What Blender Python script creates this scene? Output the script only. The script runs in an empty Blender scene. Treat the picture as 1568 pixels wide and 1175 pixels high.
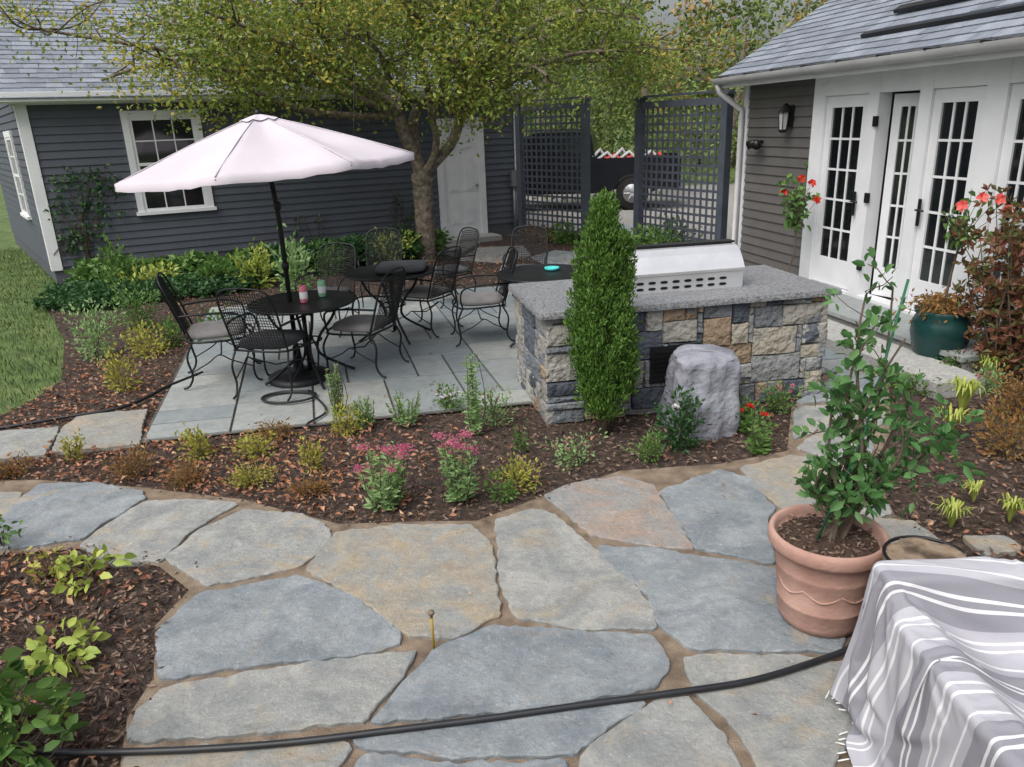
import bpy, math, random
import numpy as np
from mathutils import Vector, Matrix
random.seed(7); rng=np.random.default_rng(7)
S=bpy.context.scene
# ------------------------------------------------------------------ survey helpers
FL=1164.; CX=784.; CY=587.; PT=math.radians(18.8); RL=math.atan2(129,3411); H=2.1
def ray(u,v):
    dx=(u-CX)/FL; dy=(v-CY)/FL
    a=dx*math.cos(RL)-dy*math.sin(RL); b=dx*math.sin(RL)+dy*math.cos(RL)
    return Vector((a, math.cos(PT)-b*math.sin(PT), -math.sin(PT)-b*math.cos(PT)))
def gp(u,v,z=0.0):
    r=ray(u,v); t=(H-z)/(-r.z); return Vector((r.x*t,r.y*t,z))
def vp(u,v,A,d):
    r=ray(u,v); cr=lambda p,q:p[0]*q[1]-p[1]*q[0]
    t=cr(A,d)/cr(r,d); x=r.x*t-A[0]; y=r.y*t-A[1]
    return x*d[0]+y*d[1], H+r.z*t
def lin(c):
    return tuple((x/255/12.92 if x/255<=.04045 else ((x/255+.055)/1.055)**2.4) for x in c)+(1,)
# ------------------------------------------------------------------ throw blanket: drape solved with cloth physics first
def drape():
    cols=[]
    def cbox(x0,x1,y0,y1,z0,z1):
        me=bpy.data.meshes.new('c');v=[(x,y,z) for z in (z0,z1) for x,y in ((x0,y0),(x1,y0),(x1,y1),(x0,y1))]
        me.from_pydata(v,[],[(0,3,2,1),(4,5,6,7),(0,1,5,4),(1,2,6,5),(2,3,7,6),(3,0,4,7)])
        o=bpy.data.objects.new('c',me);S.collection.objects.link(o);m=o.modifiers.new('k','COLLISION')
        o.collision.thickness_outer=.012;o.collision.cloth_friction=40;cols.append(o)
    cbox(-1,4,-1,4,-.3,.02);cbox(1.2,2.06,1.2,2.14,.02,.42);cbox(1.2,1.28,1.2,2.14,.3,.56);cbox(1.98,2.06,1.2,2.14,.3,.56);cbox(1.2,2.06,2.10,2.19,.3,.66)
    nx,ny=116,84;W_,L_=2.0,1.45;V=[];UV=[]
    ca,sa=math.cos(math.radians(-7)),math.sin(math.radians(-7))
    for j in range(ny):
        for i in range(nx):
            s_=i/(nx-1);t=j/(ny-1);x=(s_-.5)*W_*.90;y=(t-.5)*L_*.84
            z=.76+.05*math.sin(t*19+1.5*math.sin(s_*5)+s_*4)+.04*math.sin(s_*17+2*math.sin(t*4)+t*3)+.012*math.sin(31*s_+27*t)
            V.append((1.47+x*ca-y*sa,1.66+x*sa+y*ca,z));UV.append((s_,t))
    me=bpy.data.meshes.new('cl');me.from_pydata(V,[],[(j*nx+i,j*nx+i+1,(j+1)*nx+i+1,(j+1)*nx+i) for j in range(ny-1) for i in range(nx-1)])
    o=bpy.data.objects.new('cl',me);S.collection.objects.link(o)
    m=o.modifiers.new('cloth','CLOTH');q=m.settings;q.quality=7;q.mass=.4;q.tension_stiffness=20;q.compression_stiffness=20;q.shear_stiffness=8;q.bending_stiffness=1.6;q.air_damping=1.2
    m.collision_settings.distance_min=.008;m.collision_settings.collision_quality=3
    m.point_cache.frame_start=1;m.point_cache.frame_end=46;S.frame_start=1;S.frame_end=46
    for f in range(1,47):S.frame_set(f)
    dg=bpy.context.evaluated_depsgraph_get();e=o.evaluated_get(dg);em=e.to_mesh();R=np.zeros(len(em.vertices)*3);em.vertices.foreach_get('co',R);R=R.reshape(-1,3).copy();e.to_mesh_clear()
    for c in cols+[o]:bpy.data.objects.remove(c)
    S.frame_set(1)
    return R,UV,nx,ny
CL=drape()
# ------------------------------------------------------------------ mesh builder
class MB:
    def __init__(s): s.V=[];s.F=[];s.M=[];s.S=[];s.n=0
    def add(s,V,Fc,m=0,sm=False):
        o=s.n
        V=np.asarray(V,dtype=float).reshape(-1,3); s.V.append(V); s.n+=len(V)
        s.F.extend([[i+o for i in f] for f in Fc]); s.M.extend([m]*len(Fc)); s.S.extend([sm]*len(Fc))
    def box(s,O,e,n,s0,s1,d0,d1,z0,z1,m=0,bev=0):
        O=Vector((O[0],O[1],0)); e=Vector((e[0],e[1],0)); n=Vector((n[0],n[1],0))
        P=lambda a,b,c: tuple(O+e*a+n*b+Vector((0,0,c)))
        v=[P(s0,d0,z0),P(s1,d0,z0),P(s1,d1,z0),P(s0,d1,z0),P(s0,d0,z1),P(s1,d0,z1),P(s1,d1,z1),P(s0,d1,z1)]
        s.add(v,[(0,3,2,1),(4,5,6,7),(0,1,5,4),(1,2,6,5),(2,3,7,6),(3,0,4,7)],m)
    def tube(s,pts,r,seg=6,m=0,cap=True):
        pts=[Vector(p) for p in pts]; k=len(pts)
        rs=r if isinstance(r,(list,tuple)) else [r]*k
        V=[];up=None
        for i,p in enumerate(pts):
            d=(pts[min(i+1,k-1)]-pts[max(i-1,0)])
            if d.length<1e-9: d=Vector((0,0,1))
            d.normalize()
            if up is None: up=Vector((1,0,0)) if abs(d.x)<.8 else Vector((0,1,0))
            x=up-d*up.dot(d)
            if x.length<1e-5: x=d.orthogonal()
            x.normalize(); up=x; y=d.cross(x)
            for j in range(seg):
                a=2*math.pi*j/seg; V.append(tuple(p+(x*math.cos(a)+y*math.sin(a))*rs[i]))
        Fc=[(i*seg+j,i*seg+(j+1)%seg,(i+1)*seg+(j+1)%seg,(i+1)*seg+j) for i in range(k-1) for j in range(seg)]
        if cap: Fc+= [tuple(range(seg-1,-1,-1)),tuple((k-1)*seg+j for j in range(seg))]
        s.add(V,Fc,m,True)
    def lathe(s,c,prof,seg=32,m=0,sq=2.0,sm=True,wob=None):
        V=[];k=len(prof)
        for i,(r,z) in enumerate(prof):
            for j in range(seg):
                a=2*math.pi*j/seg; ca,sa=math.cos(a),math.sin(a)
                q=(abs(ca)**sq+abs(sa)**sq)**(-1/sq); rr=r*q*(wob(i,a) if wob else 1)
                V.append((c[0]+rr*ca,c[1]+rr*sa,c[2]+z))
        Fc=[(i*seg+j,i*seg+(j+1)%seg,(i+1)*seg+(j+1)%seg,(i+1)*seg+j) for i in range(k-1) for j in range(seg)]
        Fc+=[tuple((k-1)*seg+j for j in range(seg))]
        s.add(V,Fc,m,sm)
    def leaves(s,C,D,L,wr=.5,m=0,fine=False,fold=.15):
        C=np.asarray(C,float);N=len(C)
        if N==0:return
        D=np.asarray(D,float);D=D/(np.linalg.norm(D,axis=1,keepdims=True)+1e-9)
        R=rng.normal(size=(N,3));R[:,2]*=.5
        W=np.cross(D,R+np.array([0,0,.01]));W/= (np.linalg.norm(W,axis=1,keepdims=True)+1e-9)
        Nn=np.cross(W,D);Nn[Nn[:,2]<0]*=-1
        L=np.broadcast_to(np.asarray(L,float),(N,))[:,None]
        if not fine:
            V=np.stack([C,C+D*L*.5+W*L*wr*.5+Nn*L*fold,C+D*L,C+D*L*.5-W*L*wr*.5+Nn*L*fold],1).reshape(-1,3)
            T=np.array([[0,1,2],[0,2,3]])
            Fc=(T[None]+4*np.arange(N)[:,None,None]).reshape(-1,3).tolist()
        else:
            f=L*fold; dz=np.zeros((N,3));dz[:,2]=1
            g=lambda t,w,fo,dr: C+D*L*t+W*L*wr*w+Nn*f*fo-dz*L*dr
            V=np.stack([g(0,0,0,0),g(.3,.42,1,.02),g(.68,.36,1,.08),g(1,0,0,.2),g(.68,-.36,1,.08),g(.3,-.42,1,.02),g(.33,0,0,.02),g(.7,0,0,.09)],1).reshape(-1,3)
            Fc=[]
            base=[(0,6,1),(1,6,7,2),(2,7,3),(0,5,6),(5,4,7,6),(4,3,7)]
            for i in range(N):
                o=8*i; Fc.extend([tuple(a+o for a in b) for b in base])
        s.add(V,Fc,m,fine)
    def obj(s,name,mats,parent=None,uv=None):
        me=bpy.data.meshes.new(name); V=np.concatenate(s.V) if s.V else np.zeros((0,3))
        me.from_pydata(V.tolist(),[],s.F)
        for mt in mats: me.materials.append(mt)
        me.polygons.foreach_set('material_index',s.M); me.polygons.foreach_set('use_smooth',s.S)
        me.update()
        o=bpy.data.objects.new(name,me); S.collection.objects.link(o)
        if parent: o.parent=parent
        return o
def empty(name):
    o=bpy.data.objects.new(name,None); S.collection.objects.link(o); return o
def catmull(P,n=8):
    P=[Vector(p) for p in P]; P=[P[0]]+P+[P[-1]]; out=[]
    for i in range(1,len(P)-2):
        for k in range(n):
            t=k/n;a,b,c,d=P[i-1:i+3]
            out.append(.5*((2*b)+(c-a)*t+(2*a-5*b+4*c-d)*t*t+(3*b-a-3*c+d)*t**3))
    out.append(P[-2]); return out
def pip(poly,X,Y):
    ins=np.zeros(len(X),bool);n=len(poly);j=n-1
    for i in range(n):
        xi,yi=poly[i][0],poly[i][1];xj,yj=poly[j][0],poly[j][1]
        if yi!=yj:
            c=((yi>Y)!=(yj>Y))&(X<(xj-xi)*(Y-yi)/(yj-yi)+xi); ins^=c
        j=i
    return ins
# ------------------------------------------------------------------ materials
def mat(name,cols,scale=5,rough=.7,bump=.2,bscale=40,island=0.,metal=0,detail=6,spec=.4,trans=0,const=False,dist=.02,lo=.3,hi=.7):
    m=bpy.data.materials.new(name);m.use_nodes=True;nt=m.node_tree;N=nt.nodes;L=nt.links
    b=N['Principled BSDF'];b.inputs['Roughness'].default_value=rough;b.inputs['Metallic'].default_value=metal
    b.inputs['Specular IOR Level'].default_value=spec
    tc=N.new('ShaderNodeTexCoord');nz=N.new('ShaderNodeTexNoise');nz.inputs['Scale'].default_value=scale;nz.inputs['Detail'].default_value=detail
    L.new(tc.outputs['Object'],nz.inputs['Vector'])
    mr=N.new('ShaderNodeMapRange');mr.inputs[1].default_value=lo;mr.inputs[2].default_value=hi;L.new(nz.outputs['Fac'],mr.inputs[0])
    f=mr.outputs[0]
    if island>0:
        g=N.new('ShaderNodeNewGeometry');mx=N.new('ShaderNodeMix');mx.inputs[0].default_value=island
        L.new(f,mx.inputs[2]);L.new(g.outputs['Random Per Island'],mx.inputs[3]);f=mx.outputs[0]
    cr=N.new('ShaderNodeValToRGB');E=cr.color_ramp.elements
    while len(E)<len(cols):E.new(.5)
    for i,c in enumerate(cols):
        E[i].position=i/max(1,(len(cols)-(0 if const else 1)));E[i].color=lin(c)
    if const: cr.color_ramp.interpolation='CONSTANT'
    L.new(f,cr.inputs[0]);L.new(cr.outputs[0],b.inputs['Base Color'])
    if bump>0:
        n2=N.new('ShaderNodeTexNoise');n2.inputs['Scale'].default_value=bscale;n2.inputs['Detail'].default_value=5
        L.new(tc.outputs['Object'],n2.inputs['Vector'])
        bp=N.new('ShaderNodeBump');bp.inputs['Strength'].default_value=bump;bp.inputs['Distance'].default_value=dist
        L.new(n2.outputs['Fac'],bp.inputs['Height']);L.new(bp.outputs[0],b.inputs['Normal'])
    if trans>0:
        t=N.new('ShaderNodeBsdfTranslucent');L.new(cr.outputs[0],t.inputs[0]);ms=N.new('ShaderNodeMixShader');ms.inputs[0].default_value=trans
        L.new(b.outputs[0],ms.inputs[1]);L.new(t.outputs[0],ms.inputs[2]);L.new(ms.outputs[0],N['Material Output'].inputs[0])
    return m
def leafmat(name,cols,trans=.3): return mat(name,cols,scale=1.2,rough=.5,bump=0,island=.7,trans=trans,spec=.35,detail=2)
def flagmat(name,base,alt,warm,warmamt,isl=0,lowc=.5):
    m=bpy.data.materials.new(name);m.use_nodes=True;nt=m.node_tree;N=nt.nodes;L=nt.links
    b=N['Principled BSDF'];b.inputs['Specular IOR Level'].default_value=.35
    tc=N.new('ShaderNodeTexCoord');g=N.new('ShaderNodeNewGeometry')
    off=N.new('ShaderNodeVectorMath');off.operation='MULTIPLY_ADD';off.inputs[1].default_value=(1,1,1)
    cmb=N.new('ShaderNodeCombineXYZ');ml=N.new('ShaderNodeMath');ml.operation='MULTIPLY';ml.inputs[1].default_value=37
    L.new(g.outputs['Random Per Island'],ml.inputs[0]);L.new(ml.outputs[0],cmb.inputs[2])
    L.new(tc.outputs['Object'],off.inputs[0]);L.new(cmb.outputs[0],off.inputs[2]);V=off.outputs[0]
    def noise(sc,det=6,dis=0,ro=.55,st=None):
        n=N.new('ShaderNodeTexNoise');n.inputs['Scale'].default_value=sc;n.inputs['Detail'].default_value=det;n.inputs['Distortion'].default_value=dis;n.inputs['Roughness'].default_value=ro
        if st:
            mp=N.new('ShaderNodeMapping');mp.inputs['Rotation'].default_value=(0,0,st[1]);mp.inputs['Scale'].default_value=(1,st[0],1);L.new(V,mp.inputs['Vector']);L.new(mp.outputs[0],n.inputs['Vector'])
        else:L.new(V,n.inputs['Vector'])
        return n.outputs['Fac']
    def ramp(f,a,c):
        r=N.new('ShaderNodeMapRange');r.inputs[1].default_value=a;r.inputs[2].default_value=c;L.new(f,r.inputs[0]);return r.outputs[0]
    def mix(f,a,c,bl='MIX'):
        x=N.new('ShaderNodeMix');x.data_type='RGBA';x.blend_type=bl
        if isinstance(f,(int,float)):x.inputs[0].default_value=f
        else:L.new(f,x.inputs[0])
        for k,q in ((6,a),(7,c)):
            if isinstance(q,tuple):x.inputs[k].default_value=q
            else:L.new(q,x.inputs[k])
        return x.outputs[2]
    c=mix(ramp(noise(2.6,9,1.6,.62),.38,.62),lin(base),lin(alt))
    if isl>0:c=mix(isl,c,mix(g.outputs['Random Per Island'],lin((98,110,118)),lin((172,170,160))))
    c=mix(ramp(noise(1.9,9,2.4,.68),.68-warmamt*.25,.76-warmamt*.14),c,mix(.75,c,lin(warm)))
    if not isl:
        c=mix(ramp(noise(3.2,8,.9,.7,(4,.6)),.60,.72),c,mix(.45,c,lin((150,116,88))))
        c=mix(ramp(noise(4.2,8,.9,.7,(3,2.1)),.58,.72),c,mix(.4,c,lin((92,98,104))))
    c=mix(ramp(noise(9,9,.6,.75),.42,.66),c,mix(.4,c,lin((92,96,98))))
    c=mix(ramp(noise(75,6,0,.85),.52,.72),c,mix(lowc,c,lin((78,78,76))))
    c=mix(ramp(noise(34,8,0,.8),.55,.72),c,mix(lowc*.8,c,lin((222,222,218))))
    L.new(c,b.inputs['Base Color'])
    r=N.new('ShaderNodeMapRange');r.inputs[3].default_value=.5;r.inputs[4].default_value=.85;L.new(noise(6),r.inputs[0]);L.new(r.outputs[0],b.inputs['Roughness'])
    sn=N.new('ShaderNodeMath');sn.operation='SNAP';sn.inputs[1].default_value=.05;L.new(noise(2.6,8,.8,.6),sn.inputs[0])
    b1=N.new('ShaderNodeBump');b1.inputs['Strength'].default_value=.6 if not isl else .1;b1.inputs['Distance'].default_value=.05;L.new(sn.outputs[0],b1.inputs['Height'])
    b2=N.new('ShaderNodeBump');b2.inputs['Strength'].default_value=.8 if not isl else .2;b2.inputs['Distance'].default_value=.025;L.new(noise(20,10,0,.75),b2.inputs['Height']);L.new(b1.outputs[0],b2.inputs['Normal'])
    L.new(b2.outputs[0],b.inputs['Normal'])
    return m
m_grass=mat('lawn_grass',[(56,72,36),(80,100,50),(104,116,68)],scale=3,bump=.6,bscale=60)
m_blade=leafmat('grass_blades',[(54,76,36),(82,106,54),(114,128,76)],0)
m_mulch=mat('mulch_soil',[(44,36,32),(70,57,50),(98,82,72)],scale=22,rough=.95,bump=1,bscale=70,dist=.04,detail=9)
m_chip=mat('mulch_chips',[(48,39,35),(76,60,54),(104,86,76),(136,116,102),(86,66,56)],scale=8,rough=.85,bump=0,island=1.)
m_litter=mat('leaf_litter',[(112,72,54),(146,98,74),(172,126,98),(124,80,64),(186,154,124)],scale=8,rough=.75,bump=0,island=1.)
m_drive=mat('driveway_gravel',[(120,118,116),(160,157,152)],scale=20,bump=.5,bscale=90)
m_joint=mat('stone_dust',[(92,80,68),(122,107,92),(144,129,112)],scale=9,rough=.95,bump=.8,bscale=160,dist=.012,detail=9)
m_joint2=mat('patio_joint',[(66,66,62),(90,88,82)],scale=9,rough=.95,bump=.3,bscale=100)
f_blue=flagmat('flagstone_blue',(122,131,138),(152,158,162),(168,154,134),.35)
f_gray=flagmat('flagstone_gray',(138,142,142),(166,166,162),(172,156,130),.6)
f_tan=flagmat('flagstone_tan',(156,152,142),(146,150,150),(176,156,126),.9)
f_pink=flagmat('flagstone_rose',(154,152,148),(142,146,148),(172,144,124),.95)
m_tile=flagmat('bluestone',(126,136,140),(142,150,153),(156,150,134),.1,isl=.5,lowc=.2)
m_side=mat('gray_clapboard',[(70,75,84),(80,85,95)],scale=4,rough=.6,bump=.08,bscale=30,island=.4)
m_side2=mat('taupe_clapboard',[(84,82,82),(98,96,94)],scale=4,rough=.6,bump=.08,bscale=30,island=.4)
m_white=mat('white_trim_paint',[(206,208,212),(218,220,223)],scale=3,rough=.5,bump=.04,bscale=20)
m_gut=mat('gutter_aluminium',[(160,160,162),(180,180,182)],scale=3,rough=.4,bump=0)
m_found=mat('foundation_concrete',[(70,74,80),(84,88,94)],scale=6,bump=.2)
m_shing=mat('gray_shingles',[(98,104,114),(120,127,138),(140,147,158)],scale=12,rough=.9,bump=.5,bscale=200,island=.65,dist=.006)
m_glass=mat('window_glass',[(14,17,20),(34,38,40)],scale=1.0,rough=.06,bump=0,spec=.8)
m_metal=mat('galvanised_metal',[(120,124,128),(150,152,155)],metal=.5,rough=.4,bump=0)
m_fence=mat('gray_painted_lattice',[(62,68,78),(76,82,92)],scale=6,rough=.6,bump=.05)
m_iron=mat('wrought_iron',[(24,25,28),(38,39,42)],scale=10,rough=.45,bump=0,metal=.3)
m_cush=mat('gray_cushion_fabric',[(118,116,116),(138,136,136)],scale=6,rough=.95,bump=.15,bscale=120)
m_cushd=mat('dark_cushion_fabric',[(56,58,62),(72,74,78)],scale=6,rough=.95,bump=.15,bscale=120)
m_canv=mat('pale_canvas',[(190,183,192),(203,196,204)],scale=2,rough=.9,bump=.06,bscale=60,trans=.08)
m_bark=mat('bark',[(84,76,68),(118,108,96),(146,136,122)],scale=14,rough=.95,bump=.9,bscale=30,dist=.03)
m_twig=mat('twig_bark',[(70,60,52),(98,86,74)],scale=14,rough=.95,bump=0)
l_tree=leafmat('apple_leaves',[(70,94,38),(98,122,48),(124,142,60),(148,156,72),(82,104,42)])
l_tree2=leafmat('apple_leaves_yellow',[(138,144,60),(172,166,72),(184,160,80)])
l_bg=leafmat('woodland_leaves',[(60,80,42),(90,110,54),(124,138,70)],.15)
l_bgo=leafmat('autumn_leaves',[(140,136,66),(164,142,72),(146,100,64)],.15)
l_arb=leafmat('arborvitae_foliage',[(48,78,32),(78,112,44),(108,142,62)],.1)
l_dark=leafmat('dark_green_leaves',[(38,66,40),(58,94,54),(82,118,70)])
l_cit=leafmat('citrus_leaves',[(52,88,50),(76,118,66),(108,146,90)])
l_green=leafmat('green_leaves',[(62,94,46),(90,124,60),(122,154,82)])
l_lime=leafmat('lime_leaves',[(132,156,70),(162,176,84),(186,190,104)])
l_pale=leafmat('pale_green_leaves',[(124,156,100),(152,180,122),(104,140,88)])
l_yel=leafmat('yellow_green_leaves',[(148,152,68),(176,170,80),(120,134,58)])
l_rust=leafmat('rusty_leaves',[(134,98,58),(162,120,72),(112,90,56),(150,136,76)])
l_red=leafmat('reddish_leaves',[(98,60,50),(124,80,60),(92,98,56),(74,84,50)])
p_pink=leafmat('pink_petals',[(190,96,128),(210,130,156)])
p_white=leafmat('white_petals',[(205,205,205),(220,215,220)])
p_red=leafmat('red_petals',[(200,40,34),(214,72,52)])
p_coral=leafmat('coral_petals',[(222,84,80),(230,120,110)])
m_terra=mat('terracotta',[(138,104,92),(158,124,112),(174,142,130)],scale=5,rough=.85,bump=.2,bscale=50)
m_soil=mat('potting_soil',[(52,40,34),(84,66,54)],scale=40,rough=1,bump=1,bscale=90)
m_teal=mat('teal_glaze',[(16,44,44),(28,64,62)],scale=4,rough=.25,bump=.05)
m_hose=mat('black_hose',[(26,28,32),(40,42,46)],rough=.45,bump=0)
m_brass=mat('yellow_stake',[(168,142,52),(140,116,50)],rough=.5,bump=0)
m_rock=mat('gray_rock_cover',[(108,110,120),(132,134,144),(150,152,162)],scale=6,rough=.85,bump=.7,bscale=16,dist=.04)
m_granite=mat('gray_granite',[(78,80,84),(106,108,112),(128,130,133),(142,143,145)],scale=60,rough=.6,bump=.25,bscale=60,detail=4)
m_gstep=mat('granite_step',[(140,140,138),(168,168,165)],scale=30,rough=.8,bump=.4,bscale=50)
m_ven=mat('fieldstone_veneer',[(104,108,114),(134,136,138),(72,78,88),(150,148,142),(120,124,130),(142,144,144),(144,126,106),(110,116,122),(154,153,148),(88,94,104),(136,134,130),(158,152,140),(128,130,134)],scale=5,rough=.85,bump=1,bscale=18,island=.93,const=True,dist=.05,detail=8,lo=.1,hi=.9)
m_mort=mat('mortar',[(104,100,94),(128,124,116)],scale=10,rough=1,bump=.4)
m_steel=mat('stainless_steel',[(206,208,212),(224,226,230)],metal=.6,rough=.35,bump=0)
m_black=mat('black_trim',[(18,18,20),(28,28,30)],rough=.4,bump=0)
m_wood=mat('weathered_wood',[(96,82,68),(134,118,100),(70,58,48)],scale=9,rough=.85,bump=.5,bscale=30)
m_inter=mat('interior_wall',[(120,112,100),(134,126,112)],bump=0)
m_ifloor=mat('interior_floor',[(96,66,44),(120,84,56)],scale=8,bump=0)
m_car=mat('truck_paint',[(16,18,24),(24,26,32)],rough=.25,bump=0,spec=.6)
m_tire=mat('tire_rubber',[(22,22,22),(32,32,32)],rough=.85,bump=.1)
m_redp=mat('red_load',[(170,36,30),(190,60,44)],rough=.5,bump=0)
m_cobble=mat('river_stone',[(150,146,138),(176,170,160),(126,122,118)],scale=6,rough=.8,bump=.3,island=.8)
m_turq=mat('turquoise_ceramic',[(60,180,180),(80,196,196)],rough=.4,bump=0)
m_pinkc=mat('pink_can',[(210,110,130),(220,130,150)],rough=.3,bump=0)
m_mint=mat('mint_can',[(130,190,150),(150,205,165)],rough=.3,bump=0)
m_fringe=mat('blanket_fringe',[(200,198,196),(214,212,210)],bump=0)
# ------------------------------------------------------------------ camera / light / sky
cam=bpy.data.cameras.new('camera');co=bpy.data.objects.new('camera',cam);S.collection.objects.link(co);S.camera=co
cam.sensor_width=36;cam.lens=36*FL/1568;cam.clip_end=500;cam.clip_start=.05
rt=Vector((1,0,0));dn=Vector((0,-math.sin(PT),-math.cos(PT)));fw=Vector((0,math.cos(PT),-math.sin(PT)))
ix=rt*math.cos(RL)+dn*math.sin(RL);iy=-( -math.sin(RL)*rt+math.cos(RL)*dn)
Mx=Matrix((ix,iy,-fw)).transposed().to_4x4();Mx.translation=Vector((0,0,H));co.matrix_world=Mx
w=bpy.data.worlds.new("World");S.world=w;w.use_nodes=True;nt=w.node_tree
sk=nt.nodes.new('ShaderNodeTexSky');sk.sky_type='NISHITA';sk.sun_disc=False
el=math.radians(56);az=math.radians(-140)
sk.sun_elevation=el;sk.sun_rotation=az;sk.dust_density=7;sk.air_density=1.2;sk.ozone_density=.5
hsv=nt.nodes.new('ShaderNodeHueSaturation');hsv.inputs['Saturation'].default_value=.4;hsv.inputs['Value'].default_value=1.1
nt.links.new(sk.outputs[0],hsv.inputs['Color']);nt.links.new(hsv.outputs[0],nt.nodes['Background'].inputs[0]);nt.nodes['Background'].inputs[1].default_value=.15
sd=bpy.data.lights.new('sun','SUN');sd.energy=2.0;sd.angle=math.radians(60);sd.color=(1,.985,.96)
so=bpy.data.objects.new('sun',sd);S.collection.objects.link(so)
sdir=Vector((math.sin(az)*math.cos(el),math.cos(az)*math.cos(el),math.sin(el)))
so.rotation_euler=sdir.to_track_quat('Z','Y').to_euler()
S.view_settings.view_transform='Standard';S.view_settings.look='None';S.view_settings.exposure=0
# ------------------------------------------------------------------ ground sheets
def sheet(name,poly,z,m,parent=None):
    b=MB();b.add([(p[0],p[1],z) for p in poly],[tuple(range(len(poly)))],0);o=b.obj(name,[m]);return o
sheet('ground',[(-250,-60),(250,-60),(250,300),(-250,300)],-.012,m_grass)
GA=Vector(gp(88,434));GA=(GA.x,GA.y);GE=(.892,.451);GN=(.451,-.892)
gz=lambda s,d:(GA[0]+GE[0]*s+GN[0]*d,GA[1]+GE[1]*s+GN[1]*d)
left=[gp(85,440),gp(70,470),gp(98,520),gp(95,580),gp(40,618),gp(-60,660),gp(-400,720)]
mulch=[(GA[0],GA[1])]+[(p.x,p.y) for p in left]+[(-8,3.5),(-6,-2),(7,-2),(6,6),(3.4,11),(.2,15.6)]
sheet('mulch_bed',mulch,-.006,m_mulch)
sheet('driveway',[(-3,16.5),(.6,15.2),(3.6,11.2),(9,12.5),(30,18),(30,27),(-8,25)],-.002,m_drive)
jp=[(-700,750),(60,736),(220,748),(370,766),(520,804),(640,800),(730,799),(830,762),(950,722),(1100,712),(1205,692),(1212,625),(1245,600),(1270,560),(1360,575),(1365,660),(1335,720),(1370,790),(1500,862),(1640,900),(1900,1240),(1500,1500),(150,1400),(196,1100),(236,1040),(238,960),(290,905),(245,870),(120,842),(0,852),(-700,880)]
joint=[gp(u,v) for u,v in jp]
sheet('stone_dust_bed',joint,.008,m_joint)
def flag(mb,px,m,z=.024,grow=.014):
    P=[gp(u,v) for u,v in px]
    ar=sum(P[i].x*P[(i+1)%len(P)].y-P[(i+1)%len(P)].x*P[i].y for i in range(len(P)))
    if ar<0:P.reverse()
    P2=[]
    for i in range(len(P)):
        a,b=P[i],P[(i+1)%len(P)];L=(b-a).length;c=min(.2,.008/L);P2+=[a.lerp(b,c),a.lerp(b,1-c)]
    Q=[];ph=random.random()*6
    for i in range(len(P2)):
        a,b=P2[i],P2[(i+1)%len(P2)];k=max(1,int((b-a).length/.026));tt=(b-a).normalized();on=Vector((tt.y,-tt.x,0))
        for j in range(k):
            q=a.lerp(b,j/k);w_=math.sin(q.x*23+q.y*17+ph)*.005+math.sin(q.x*61-q.y*47+ph)*.004
            Q.append(q+on*(grow+w_+random.uniform(-.004,.004)))
    n=len(Q);tz=z+random.uniform(-.002,.004);V=[]
    for ins,zz in ((0,-.01),(.0,tz-.005),(.004,tz)):
        for i in range(n):
            t=(Q[(i+1)%n]-Q[i-1]).normalized();inn=Vector((-t.y,t.x,0))
            q=Q[i]+inn*ins*random.uniform(.4,2.2);V.append((q.x,q.y,zz))
    Fc=[(k*n+i,k*n+(i+1)%n,(k+1)*n+(i+1)%n,(k+1)*n+i) for k in range(2) for i in range(n)]+[tuple(2*n+i for i in range(n))]
    mb.add(V,Fc,m)
B,G_,T,K=0,1,2,3
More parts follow.
